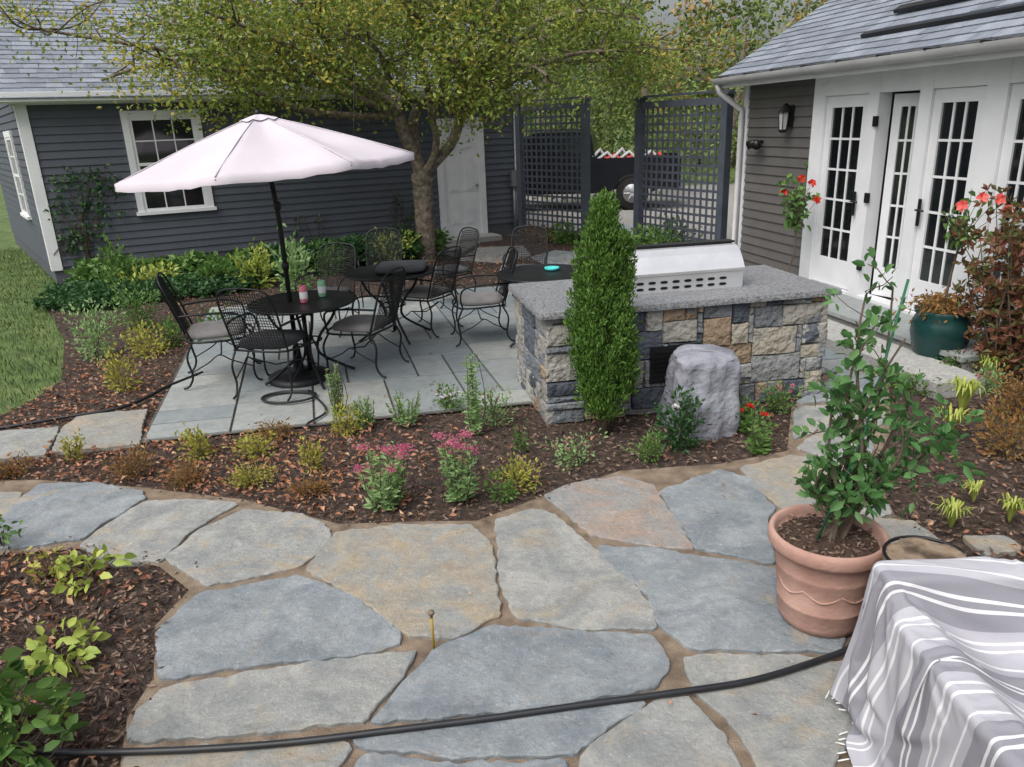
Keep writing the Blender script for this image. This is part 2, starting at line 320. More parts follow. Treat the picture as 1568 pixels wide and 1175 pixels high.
stones=[([(-60,762),(34,758),(20,782),(0,797),(-70,815)],T),
([(60,747),(140,744),(216,757),(221,768),(170,798),(125,828),(60,838),(0,843),(-30,838),(22,780)],B),
([(224,772),(310,770),(362,776),(298,812),(245,862),(165,865),(126,838),(172,804)],G_),
([(375,785),(460,792),(494,806),(506,820),(500,842),(458,870),(400,884),(318,899),(292,880),(258,857),(305,817)],G_),
([(515,822),(610,810),(722,810),(748,834),(756,880),(762,948),(690,983),(628,976),(562,925),(472,878)],T),
([(455,888),(540,918),(610,972),(614,990),(540,1008),(400,1020),(247,1044),(244,1000),(249,968),(303,917)],B),
([(762,800),(820,784),(848,792),(903,842),(958,887),(998,937),(998,966),(880,966),(792,948),(770,905)],G_),
([(834,762),(880,744),(950,734),(998,748),(1060,843),(985,838),(908,822),(864,785)],K),
([(1012,757),(1100,724),(1148,738),(1182,782),(1174,800),(1182,866),(1068,843)],B),
([(1137,720),(1210,702),(1258,708),(1285,735),(1290,775),(1200,782),(1162,752)],T),
([(920,842),(1000,847),(1186,877),(1230,930),(1292,980),(1282,1002),(1062,997),(1014,963),(988,910),(930,862)],B),
([(636,1004),(616,1040),(556,1106),(380,1128),(204,1138),(206,1120),(216,1096),(248,1062),(450,1027)],G_),
([(758,965),(880,974),(1000,982),(1021,1020),(1002,1056),(830,1086),(680,1101),(572,1110),(625,1050),(668,1002)],B),
([(1046,1012),(1150,1010),(1240,1014),(1292,1022),(1316,1100),(1262,1190),(1168,1190),(1124,1110),(1068,1062)],G_),
([(1008,1080),(1050,1075),(1105,1132),(1135,1190),(1110,1260),(890,1260),(892,1168),(935,1128)],G_),
([(550,1133),(700,1119),(965,1078),(984,1084),(918,1127),(878,1158),(690,1163),(552,1146)],B),
([(200,1158),(380,1148),(500,1140),(534,1153),(480,1235),(180,1250)],T),
([(560,1165),(700,1180),(862,1175),(860,1250),(500,1255)],B),
([(1330,1030),(1440,1020),(1600,1050),(1640,1180),(1400,1200),(1325,1160)],T),
([(1345,800),(1400,805),(1462,852),(1470,900),(1380,900),(1330,850)],T),
([(1475,825),(1540,828),(1562,845),(1510,852)],T),
([(1480,880),(1600,910),(1700,1010),(1500,1000),(1390,960),(1400,915)],G_),
([(1222,690),(1256,664),(1325,662),(1335,690),(1325,715),(1292,725),(1262,702)],G_),
([(1218,628),(1290,622),(1350,632),(1352,652),(1300,658),(1250,660),(1216,675)],G_),
([(1252,598),(1290,570),(1350,580),(1352,618),(1290,614),(1222,620)],B),
([(1298,735),(1330,725),(1362,790),(1330,800),(1298,775)],G_)]
mb=MB()
for p,c in stones: flag(mb,p,c)
mb.obj('flagstone_path',[f_blue,f_gray,f_tan,f_pink])
st1=[(-60,668),(92,657),(72,700),(0,706),(-70,715)];st2=[(122,639),(226,630),(214,684),(78,696),(97,657)]
mb=MB();flag(mb,st1,G_,grow=.0);flag(mb,st2,T,grow=.0)
mb.obj('stepping_stones',[f_blue,f_gray,f_tan,f_pink])
steps_poly=[[gp(*q) for q in st1],[gp(*q) for q in st2]]
mb=MB()
for p,c in [([(705,398),(735,380),(800,378),(812,392),(770,402)],G_),([(650,385),(700,372),(735,372),(700,392)],G_),([(815,395),(850,385),(905,390),(900,405),(840,408)],B),([(770,408),(840,412),(830,425),(765,420)],G_),([(890,385),(930,370),(975,380),(960,400)],G_),([(905,340),(965,345),(975,365),(925,366)],B)]: flag(mb,p,c)
mb.obj('flagstone_walkway',[f_blue,f_gray,f_tan,f_pink])
# bluestone patio
PO=Vector((-2.70,5.14,0));e1=Vector((.985,.174,0));e2=Vector((-.245,.97,0))
PU=lambda a,b,z:tuple(PO+e1*a+e2*b+Vector((0,0,z)))
NA,NB,cs=21,15,.305
patio=[PU(-.02,-.02,0),PU(NA*cs+.02,-.02,0),PU(NA*cs+.02,NB*cs+.02,0),PU(-.02,NB*cs+.02,0)]
sheet('patio_base',patio,.012,m_joint2)
mb=MB();occ=np.zeros((NA,NB),bool)
for j in range(NB):
    for i in range(NA):
        if occ[i,j]:continue
        for wv,hv in random.sample([(3,2),(2,2),(2,3),(2,1),(1,2),(3,2),(2,2),(2,1)],8)+[(2,1),(1,2),(1,1)]:
            if i+wv<=NA and j+hv<=NB and not occ[i:i+wv,j:j+hv].any():
                occ[i:i+wv,j:j+hv]=True;g=.009;t=.027+random.uniform(-.001,.002)
                a0,a1,b0,b1=i*cs+g,(i+wv)*cs-g,j*cs+g,(j+hv)*cs-g;c=.003
                V=[PU(a0,b0,0),PU(a1,b0,0),PU(a1,b1,0),PU(a0,b1,0),PU(a0,b0,t-c),PU(a1,b0,t-c),PU(a1,b1,t-c),PU(a0,b1,t-c),PU(a0+c,b0+c,t),PU(a1-c,b0+c,t),PU(a1-c,b1-c,t),PU(a0+c,b1-c,t)]
                Fc=[(k+q,k+(q+1)%4,k+4+(q+1)%4,k+4+q) for k in (0,4) for q in range(4)]+[(8,9,10,11)]
                mb.add(V,Fc,0);break
mb.obj('bluestone_patio',[m_tile])
def scatter(N,ylo,yhi,xr=1.05):
    y=ylo*(yhi/ylo)**rng.random(N);x=(rng.random(N)*2-1)*(y*.75+.4)*xr
    ok=pip(mulch,x,y)&~pip(joint,x,y)&~pip(patio,x,y)
    for q in steps_poly:ok&=~pip(q,x,y)
    return x[ok],y[ok]
x,y=scatter(60000,1.2,12);n=len(x)
D=np.stack([rng.normal(size=n),rng.normal(size=n),rng.normal(size=n)*.35],1)
mb=MB();mb.leaves(np.stack([x,y,rng.random(n)*.018],1),D,rng.uniform(.018,.055,n),.36,0,fold=.08)
mb.obj('mulch_chips',[m_chip])
x,y=scatter(44000,1.5,14)
def bl(u,v,r):
    p=gp(u,v);return np.exp(-(((x-p.x)**2+(y-p.y)**2)/r**2))
dn_=.05+bl(330,720,.9)+bl(150,600,1.3)+bl(100,740,.8)+bl(60,900,.35)*.4+bl(480,740,.6)*.6+bl(840,378,2.2)+bl(700,400,1.5)+bl(350,470,1.0)*.4+bl(230,690,.8)
ok=rng.random(len(x))<dn_;x=x[ok];y=y[ok];n=len(x)
D=np.stack([rng.normal(size=n),rng.normal(size=n),rng.normal(size=n)*.4],1)
mb=MB();mb.leaves(np.stack([x,y,.012+rng.random(n)*.025],1),D,rng.uniform(.025,.055,n),.5,0,fold=.18)
n=110;y2=rng.uniform(2,9,n);x2=rng.uniform(-.7,.6,n)*y2
ok=pip(joint,x2,y2)|pip(patio,x2,y2);x2=x2[ok];y2=y2[ok];n=len(x2)
mb.leaves(np.stack([x2,y2,np.full(n,.038)],1),np.stack([rng.normal(size=n),rng.normal(size=n),np.zeros(n)],1),rng.uniform(.012,.03,n),.6,0,fold=.1)
# debris spilling over the path edges
for i in range(len(joint)-1):
    a,b=joint[i],joint[i+1];k=int((b-a).length*30)
    if k>300 or k<1:continue
    t=rng.random(k);px=a.x+(b.x-a.x)*t+rng.normal(size=k)*.035;py=a.y+(b.y-a.y)*t+rng.normal(size=k)*.035
    mb.leaves(np.stack([px,py,np.full(k,.03)],1),np.stack([rng.normal(size=k),rng.normal(size=k),rng.normal(size=k)*.15],1),rng.uniform(.012,.035,k),.4,1,fold=.06)
mb.obj('fallen_leaves',[m_litter,m_chip])
n=60000;y=rng.uniform(4,16,n);x=rng.uniform(-12,-3.4,n);ok=~pip(mulch,x,y)&(x>-.75*y-1.5)
x=x[ok];y=y[ok];n=len(x);mb=MB()
mb.leaves(np.stack([x,y,np.full(n,-.012)],1),np.stack([rng.normal(size=n)*.35,rng.normal(size=n)*.35,np.ones(n)],1),rng.uniform(.04,.085,n),.14,0,fold=.02)
mb.obj('grass',[m_blade])
# ------------------------------------------------------------------ buildings
def siding(mb,O,e,n,s0,s1,z0,z1,m=0,ex=.115,lim=None):
    z=z0
    while z<z1-1e-3:
        t=min(z+ex,z1);a,b=s0,s1
        if lim:a,b=lim((z+t)/2)
        P=lambda s,d,zz:(O[0]+e[0]*s+n[0]*d,O[1]+e[1]*s+n[1]*d,zz)
        mb.add([P(a,0,z),P(b,0,z),P(b,.02,z),P(a,.02,z),P(b,.002,t),P(a,.002,t)],[(0,3,2,1),(3,5,4,2)],m)
        z+=ex
def shingles(mb,A,B,up,length,m=0,cw=.3,ch=.14):
    A=Vector(A);B=Vector(B);up=Vector(up).normalized();e=(B-A).normalized();W=(B-A).length
    nn=e.cross(up);nn=nn if nn.z>0 else -nn;rows=int(length/ch)+1
    for r in range(rows):
        s=-random.random()*cw
        y0=r*ch;y1=min(length,y0+ch*1.08)
        while s<W:
            w_=cw*random.uniform(.55,1.1);a=max(0,s);b=min(W,s+w_-.006)
            if b>a+.01:
                j=random.uniform(-.006,.006) if r else 0
                p=[A+e*a+up*(y0+j)+nn*.016,A+e*b+up*(y0+j)+nn*.016,A+e*b+up*y1+nn*.004,A+e*a+up*y1+nn*.004]
                q=[A+e*b+up*(y0+j),A+e*a+up*(y0+j)]
                mb.add([tuple(k) for k in p+q],[(0,1,2,3),(5,4,1,0)],m)
            s+=w_
    return nn
def slab(mb,pts,th,m=0):
    P=[Vector(p) for p in pts];n=(P[1]-P[0]).cross(P[2]-P[0]).normalized();n=n if n.z>0 else -n
    Q=[p-n*th for p in P];k=len(P)
    mb.add([tuple(p) for p in P+Q],[tuple(range(k)),tuple(range(2*k-1,k-1,-1))]+[(i,(i+1)%k,k+(i+1)%k,k+i) for i in range(k)],m)
gar=empty('garage_building')
GL=vp(798,300,GA,GE)[0];EZ=2.82
GS=(-.59,.807);GSN=(-.807,-.59);GW=6.5
mb=MB();siding(mb,GA,GE,GN,0,GL,.25,EZ)
lim=lambda z:(0,GW) if z<EZ else ((z-EZ)/.62,GW-(z-EZ)/.62)
siding(mb,GA,GS,GSN,0,GW,.25,EZ+GW/2*.62-.05,lim=lim)
R0=gz(GL,0);siding(mb,R0,GS,(-GSN[0],-GSN[1]),0,GW,.25,EZ+GW/2*.62-.05,lim=lim)
mb.obj('walls',[m_side],gar)
mb=MB();mb.box(GA,GE,GN,.01,GL-.01,-.2,-.004,-.01,.25);mb.box(GA,GS,GSN,.01,GW,-.2,-.004,-.01,.25)
mb.obj('foundation',[m_found],gar)
mb=MB();oh=.28
mid=lambda s,k,z:(gz(s,0)[0]+GS[0]*k,gz(s,0)[1]+GS[1]*k,z)
def roofpt(s,k):
    kk=k if k<=GW/2 else GW-k
    return mid(s,k,EZ+.06+kk*.62)
slab(mb,[roofpt(-.25,-oh),roofpt(GL+.25,-oh),roofpt(GL+.25,GW/2),roofpt(-.25,GW/2)],.08)
slab(mb,[roofpt(-.25,GW+oh),roofpt(GL+.25,GW+oh),roofpt(GL+.25,GW/2),roofpt(-.25,GW/2)],.08)
A=Vector(roofpt(-.27,-oh-.03));Bq=Vector(roofpt(GL+.27,-oh-.03));U=Vector(roofpt(-.27,GW/2))-A
shingles(mb,A+Vector((0,0,.01)),Bq+Vector((0,0,.01)),U,U.length,1)
mb.obj('roof',[m_white,m_shing],gar)
mb=MB()
mb.box(GA,GE,GN,-.03,.12,.0,.034,.2,EZ-.2005);mb.box(GA,GS,GSN,-.02,.12,.0,.034,.2,EZ)
mb.box(GA,GE,GN,GL-.12,GL+.03,.0,.034,.2,EZ-.2005)
mb.box(GA,GE,GN,-.1,GL+.1,.0,.038,EZ-.2,EZ-.061);mb.box(GA,GE,GN,-.25,GL+.25,.0,.26,EZ-.06,EZ-.03)
mb.box(GA,GE,GN,-.25,GL+.25,.2615,.285,EZ-.16,EZ-.04)
for s_ in (-.28,):
    slab(mb,[roofpt(s_,-oh),roofpt(s_-.03,-oh),roofpt(s_-.03,GW/2),roofpt(s_,GW/2)],.2)
mb.obj('trim',[m_white],gar)
def window(par,O,e,n,s0,s1,z0,z1,cols,rows,name='window'):
    mb=MB();c=.1
    mb.box(O,e,n,s0-c,s0,.0,.045,z0-.02,z1+c);mb.box(O,e,n,s1,s1+c,.0,.045,z0-.02,z1+c)
    mb.box(O,e,n,s0-.0005,s1+.0005,.0,.042,z1,z1+c-.002);mb.box(O,e,n,s0-c-.03,s1+c+.03,.0,.075,z0-.07,z0-.0205)
    mb.box(O,e,n,s0,s1,.0,.022,z0-.02,z1,1)
    f=.045;mz=(z0+z1)/2
    mb.box(O,e,n,s0+.0005,s0+f,.0,.034,z0-.0195,z1-.001);mb.box(O,e,n,s1-f,s1-.0005,.0,.034,z0-.0195,z1-.001)
    for zz in (z0-.0195,mz-.02,z1-f):mb.box(O,e,n,s0+f,s1-f,.0,.0335,zz,zz+f)
    for i in range(1,cols):
        s_=s0+f+(s1-s0-2*f)*i/cols;mb.box(O,e,n,s_-.009,s_+.009,.0,.030,z0+.02,z1-.04)
    for i in range(1,rows):
        if i*2==rows:continue
        z_=z0+(z1-z0)*i/rows;mb.box(O,e,n,s0+f,s1-f,.0,.0285,z_-.009,z_+.009)
    mb.obj(name,[m_white,m_glass],par)
sa,za=vp(222,322,GA,GE);sb,zb=vp(318,315,GA,GE);_,zt=vp(205,185,GA,GE)
window(gar,GA,GE,GN,sa,sb,za,zt+.05,3,4)
window(gar,GA,GS,GSN,1.6,2.5,.95,2.2,3,4,'side_window')
d0,_=vp(681,300,GA,GE);d1,_=vp(735,300,GA,GE);mb=MB();dz0,dz1=.1,2.12
mb.box(GA,GE,GN,d0-.12,d0,.0,.05,.0,dz1+.13);mb.box(GA,GE,GN,d1,d1+.12,.0,.05,.0,dz1+.13);mb.box(GA,GE,GN,d0+.0005,d1-.0005,.0,.048,dz1,dz1+.128)
mb.box(GA,GE,GN,d0,d1,.0,.024,dz0-.06,dz1,0)
W_=d1-d0
for i in range(2):
    for za_,zb_ in ((.2,.72),(.82,1.5),(1.6,1.92)):
        x0=d0+.1+i*(W_-.14)/2;x1=x0+(W_-.3)/2
        mb.box(GA,GE,GN,x0,x1,.0,.030,za_+dz0,zb_+dz0);mb.box(GA,GE,GN,x0+.035,x1-.035,.0,.038,za_+dz0+.035,zb_+dz0-.035)
mb.lathe((gz(d1-.07,.06)[0],gz(d1-.07,.06)[1],1.03),[(.01,-.03),(.03,-.015),(.03,.015),(.01,.03)],10,1)
mb.box(GA,GE,GN,d0-.2,d1+.2,.05,.5,-.01,.09,2)
mb.obj('door',[m_white,m_metal,m_gstep],gar)
mb=MB()
s_,z_=vp(787,300,GA,GE);mb.box(GA,GE,GN,s_-.08,s_+.06,.04,.12,.95,1.25);mb.tube([gz(s_-.02,.07)+(.0,),gz(s_-.02,.07)+(1.0,)],.025,8);mb.tube([gz(s_+.04,.07)+(.0,),gz(s_+.04,.07)+(1.0,)],.02,8)
mb.obj('electric_meter_box',[m_metal],gar)
# house
HA=(3.55,9.18);HE=(.214,-.977);HN=(-.977,-.214)
hz=lambda s,d:(HA[0]+HE[0]*s+HN[0]*d,HA[1]+HE[1]*s+HN[1]*d)
hs=lambda u,v=280:vp(u,v,HA,HE)[0]
house=empty('white_trimmed_house');h0=hs(1136);hd=hs(1241);HL=9.0;HEZ=2.6
mb=MB();siding(mb,HA,HE,HN,h0,hd,.0,HEZ-.13);E0=hz(h0,0);HB=3.0
siding(mb,E0,(-HN[0],-HN[1]),(-HE[0],-HE[1]),0,HB,.0,HEZ)
siding(mb,hz(h0,-HB),HE,(-HN[0],-HN[1]),0,HL-h0,.0,HEZ)
mb.box(HA,HE,HN,hs(1760),HL,-.02,.0,0,HEZ,0)
mb.obj('walls',[m_side2],house)
mb=MB();mb.box(HA,HE,HN,h0,HL,-HB+.02,-.05,.1,.18,1);mb.box(HA,HE,HN,h0+.02,HL,-HB+.02,-HB+.1,.18,HEZ,0);mb.box(HA,HE,HN,h0+.02,h0+.1,-HB+.11,-.05,.181,HEZ,0);mb.box(HA,HE,HN,HL-.1,HL,-HB+.11,-.05,.181,HEZ,0)
mb.box(HA,HE,HN,h0,HL,-HB+.02,-.05,HEZ,HEZ+.03,0)
mb.box(HA,HE,HN,h0+.101,hd,-.06,-.004,.181,HEZ,0)
mb.obj('interior',[m_inter,m_ifloor],house)
mb=MB();RG=-1.25;pit=.58;ohh=.32;hl=h0-.12
rp=lambda s,d:hz(s,d)+(HEZ+(ohh-d)*pit if d>=RG else HEZ+(ohh-RG)*pit-(RG-d)*pit,)
slab(mb,[rp(hl,ohh),rp(HL,ohh),rp(HL,RG),rp(hl,RG)],.1)
slab(mb,[rp(hl,-3.3),rp(HL,-3.3),rp(HL,RG),rp(hl,RG)],.1)
A=Vector(rp(hl-.02,ohh+.03))+Vector((0,0,.01));Bq=Vector(rp(HL,ohh+.03))+Vector((0,0,.01));U=Vector(rp(hl-.02,RG))-Vector(rp(hl-.02,ohh+.03))
nn=shingles(mb,A,Bq,U,U.length,1)
A2=Vector(rp(hl-.02,-3.3));U2=Vector(rp(hl-.02,RG))-A2;shingles(mb,A2,Vector(rp(HL,-3.3)),U2,U2.length,1)
mb.obj('roof',[m_white,m_shing],house)
mb=MB()
mb.box(HA,HE,HN,hl,HL,.0,ohh-.03,HEZ-.13,HEZ-.10)
mb.box(HA,HE,HN,hl,HL,ohh-.028,ohh,HEZ-.15,HEZ-.02)
P_=[];seg=9
for s_ in (hl-.04,HL):
    for k in range(seg):
        a=math.pi*(k/(seg-1));q=hz(s_,ohh+.065-.06*math.cos(a));P_.append((q[0],q[1],HEZ-.03-.075*math.sin(a)))
mb.add(P_,[(k,k+1,seg+k+1,seg+k) for k in range(seg-1)],2,True)
s_=hl+.2
while s_<HL:
    mb.box(HA,HE,HN,s_,s_+.03,ohh,ohh+.13,HEZ-.03,HEZ-.015,1);s_+=.6
mb.box(HA,HE,HN,h0-.02,h0+.09,.0,.032,0,HEZ-.131)
D_=[hz(hl+.02,ohh+.06)+(HEZ-.1,),hz(hl+.04,ohh+.04)+(HEZ-.2,),hz(h0+.03,.08)+(HEZ-.42,),hz(h0+.03,.08)+(HEZ-.5,),hz(h0+.03,.08)+(.1,),hz(h0+.02,.2)+(.05,)]
mb.tube(D_,.038,8,2)
mb.obj('gutter_and_trim',[m_white,m_black,m_gut],house)
mb=MB()
for zc in np.arange(3.2,4.5,.13):
    for i in range(4):
        for j in range(4):
            if 0<i<3 and 0<j<3:continue
            q=hz(h0+.35+i*.16,RG-.45+j*.16)
            mb.lathe((q[0],q[1],zc),[(.02,-.075),(.07,-.05),(.09,0),(.07,.05),(.02,.075)],8)
mb.box(HA,HE,HN,h0+.35,h0+.83,RG-.45,RG+.03,3.0,4.45,0)
mb.obj('stone_chimney',[m_cobble],house)
mb=MB()
def onroof(s,d,h=.0): return Vector(rp(s,d))+nn*(h+.03)
sA,sB=hs(1330,60)-.1,hs(1500,50)
for (dA,dB,th) in ((-.36,-.44,.05),(.0,-.04,.03)):
    a=[onroof(sA,dA,th),onroof(sB+(.6 if th<.04 else 0),dA,th),onroof(sB+(.6 if th<.04 else 0),dB,th),onroof(sA,dB,th)];slab(mb,a,.04)
mb.obj('roof_rail',[m_black],house)
def french(mb,O,e,n,s0,s1,z0,z1,cols=3,rows=5,st=.1,d=.02):
    mb.box(O,e,n,s0,s0+st,d-.045,d,z0,z1);mb.box(O,e,n,s1-st,s1,d-.045,d,z0,z1)
    mb.box(O,e,n,s0+st,s1-st,d-.044,d-.001,z1-.12,z1);mb.box(O,e,n,s0+st,s1-st,d-.044,d-.001,z0,z0+.3)
    mb.box(O,e,n,s0+st,s1-st,d-.028,d-.020,z0+.3,z1-.12,1)
    for i in range(1,cols):
        x=s0+st+(s1-s0-2*st)*i/cols;mb.box(O,e,n,x-.011,x+.011,d-.040,d-.008,z0+.3,z1-.12)
    for i in range(1,rows):
        z=z0+.3+(z1-z0-.42)*i/rows;mb.box(O,e,n,s0+st,s1-st,d-.039,d-.009,z-.011,z+.011)
mb=MB();ZD0,ZD1=.24,2.27
posts=[(1241,1258),(1322,1338),(1398,1416),(1497,1528),(1610,1640),(1730,1765)]
ps=[(hs(a),hs(b)) for a,b in posts]
for a,b in ps:mb.box(HA,HE,HN,a,b,-.1,.05,.0,HEZ-.131)
for i in range(len(ps)-1):
    a,b=ps[i][1]+.001,ps[i+1][0]-.001
    mb.box(HA,HE,HN,a,b,-.1,.046,ZD1,HEZ-.131);mb.box(HA,HE,HN,a,b,-.1,.07,.02,ZD0-.01)
    if i!=1: french(mb,HA,HE,HN,a+.003,b-.003,ZD0,ZD1-.003)
    else:
        an=.3;O3=hz(a+.05,-.1);ee3=(HE[0]*math.cos(an)-HN[0]*math.sin(an),HE[1]*math.cos(an)-HN[1]*math.sin(an));n3=(HN[0]*math.cos(an)+HE[0]*math.sin(an),HN[1]*math.cos(an)+HE[1]*math.sin(an))
        french(mb,O3,ee3,n3,0.0,(b-a-.08)*.86,ZD0,ZD1-.02,st=.09,cols=3)
        for zz in (.5,1.2,1.95):mb.box(HA,HE,HN,a-.03,a+.03,.0505,.075,zz,zz+.1,2)
for s_ in (ps[2][1]+.02,ps[1][0]-.06):
    mb.box(HA,HE,HN,s_,s_+.035,.0505,.062,1.05,1.3,2);q=hz(s_+.02,.1);q2=hz(s_+.12,.1);q0=hz(s_+.02,.05)
    mb.tube([q0+(1.2,),q+(1.2,),q2+(1.2,)],.01,6,2)
mb.obj('french_doors',[m_white,m_glass,m_black],house)
mb=MB();sl=hs(1215,170);q=hz(sl,.12)
mb.box(HA,HE,HN,sl-.05,sl+.05,.022,.037,1.95,2.2);mb.tube([hz(sl,.03)+(2.15,),hz(sl,.1)+(2.22,),q+(2.2,)],.01,6)
mb.lathe(q+(1.92,),[(.03,-.03),(.05,-.02),(.055,0),(.055,.01)],6,0,sm=False);mb.lathe(q+(1.93,),[(.045,0),(.06,.19)],6,2,sm=False);mb.lathe(q+(2.12,),[(.085,0),(.03,.07),(.012,.1)],6,0,sm=False)
for k in range(6):
    a=k*math.pi/3;mb.tube([(q[0]+.048*math.cos(a),q[1]+.048*math.sin(a),1.93),(q[0]+.064*math.cos(a),q[1]+.064*math.sin(a),2.12)],.005,4)
s3=hs(1170,215);q=hz(s3,.1);mb.tube([hz(s3,.02)+(1.78,),q+(1.78,)],.02,6)
for k in (-1,1):mb.tube([q+(1.78,),hz(s3+k*.1,.16)+(1.74,)],[.03,.06],8)
mb.obj('wall_lantern',[m_black,m_glass,m_gut],house)
mb=MB();s_a=.35;s_b=3.3
mb.box(HA,HE,HN,s_a,s_b,.072,.62,-.01,.16,0);mb.box(HA,HE,HN,s_a-.02,s_b+.02,.0705,.66,.161,.2,1)
mb.box(HA,HE,HN,s_a+.25,s_b+.3,.68,1.12,-.01,.12,0);
mb.obj('entry_steps',[m_gstep,m_tile])
# ------------------------------------------------------------------ fence
def lattice(name,A,B,h):
    A=Vector(A);B=Vector(B);e=(B-A);L=e.length;e.normalize();n=(e.y,-e.x);mb=MB();O=(A.x,A.y);ee=(e.x,e.y)
    for s_ in (-.06,L-.06):
        mb.box(O,ee,n,s_,s_+.12,-.06,.06,0,h+.03);mb.box(O,ee,n,s_-.02,s_+.14,-.08,.08,h+.0305,h+.06)
    mb.box(O,ee,n,.061,L-.061,-.03,.03,h-.1,h);mb.box(O,ee,n,.061,L-.061,-.03,.03,.12,.24)
    mb.box(O,ee,n,-.08,L+.08,-.05,.05,h+.061,h+.09)
    k=int((L-.12)/.125)
    for i in range(1,k):
        s_=.06+(L-.12)*i/k;mb.box(O,ee,n,s_-.019,s_+.019,.0,.009,.24,h-.1)
    k=int((h-.34)/.115)
    for i in range(1,k):
        z=.24+(h-.34)*i/k;mb.box(O,ee,n,.061,L-.061,-.010,-.001,z-.018,z+.018)
    mb.obj(name,[m_fence])
lattice('lattice_fence_panel',(.32,15.0,0),(1.42,13.72,0),2.42)
lattice('lattice_fence_panel',(2.2,12.8,0),(3.12,11.15,0),2.36)
# ------------------------------------------------------------------ truck
mb=MB();TO=(4.25,18.9);TE=(-.985,.17);TN=(-.17,-.985);Wd=1.95
def prof(pts,d0,d1,m):
    k=len(pts);V=[(TO[0]+TE[0]*s+TN[0]*d,TO[1]+TE[1]*s+TN[1]*d,z) for d in (d0,d1) for s,z in pts]
    mb.add(V,[tuple(range(k)),tuple(range(2*k-1,k-1,-1))]+[(i,(i+1)%k,k+(i+1)%k,k+i) for i in range(k)],m)
def arch(cx,r,n=8):return [(cx+r*math.cos(math.pi*i/n),.42+r*math.sin(math.pi*i/n)) for i in range(n+1)][::-1]
body=[(0,.55)]+[(.0,1.25),(2.0,1.25),(2.02,1.3),(5.4,1.22),(5.75,1.1),(5.8,.55)]+[(5.3,.5)]+arch(4.75,.45)[::-1]+arch(1.15,.45)[::-1]+[(.5,.5)]
prof(body,0,.06,0);prof(body,-Wd,-Wd+.06,0)
mb.box(TO,TE,TN,0.02,5.75,-Wd+.06,0,.5,.62,0);mb.box(TO,TE,TN,0.0,.06,-Wd+.06,0,.62,1.25,0);mb.box(TO,TE,TN,1.95,2.02,-Wd+.06,0,.62,1.25,0)
mb.box(TO,TE,TN,3.9,5.6,-Wd+.06,0,1.1,1.22,0);mb.box(TO,TE,TN,5.7,5.8,-Wd+.06,0,.55,1.12,2)
cab=[(2.05,1.25),(2.15,1.8),(2.35,1.88),(3.5,1.88),(3.75,1.8),(4.4,1.26)]
prof(cab,-Wd+.12,-.04,0)
prof([(2.2,1.34),(2.28,1.76),(2.95,1.78),(2.95,1.34)],-.05,-.03,3);prof([(3.02,1.34),(3.02,1.78),(3.62,1.76),(4.05,1.34)],-.05,-.03,3)
prof([(-.12,.5),(-.12,.62),(0,.62),(0,.5)],-Wd+.1,-.05,2)
for cx in (1.15,4.75):
    for d in (.02,-Wd+.24):
        c=Vector((TO[0]+TE[0]*cx,TO[1]+TE[1]*cx,.4));n_=Vector((TN[0],TN[1],0))
        mb.tube([c+n_*(d-.24),c+n_*(d-.22),c+n_*(d-.02),c+n_*d],[.36,.4,.4,.36],20,1)
        mb.tube([c+n_*(d-.02),c+n_*(d+.008)],[.24,.22],16,2)
        for k in range(6):
            a=k*math.pi/3;mb.tube([c+n_*(d+.012),c+n_*(d+.012)+Vector((TE[0]*math.cos(a),TE[1]*math.cos(a),math.sin(a)))*.2],.025,4,4)
for k in range(9):
    x0_=TO[0]-.25-.18*k;mb.tube([(x0_,TO[1]+.3+.1*(k%3),1.15),(x0_-.2,TO[1]+.5,1.30+.07*(k%3)),(x0_-.45,TO[1]+.4,1.2)],.05,6,5 if k%3==0 else 4)
mb.obj('pickup_truck',[m_car,m_tire,m_metal,m_glass,m_gut,m_redp])
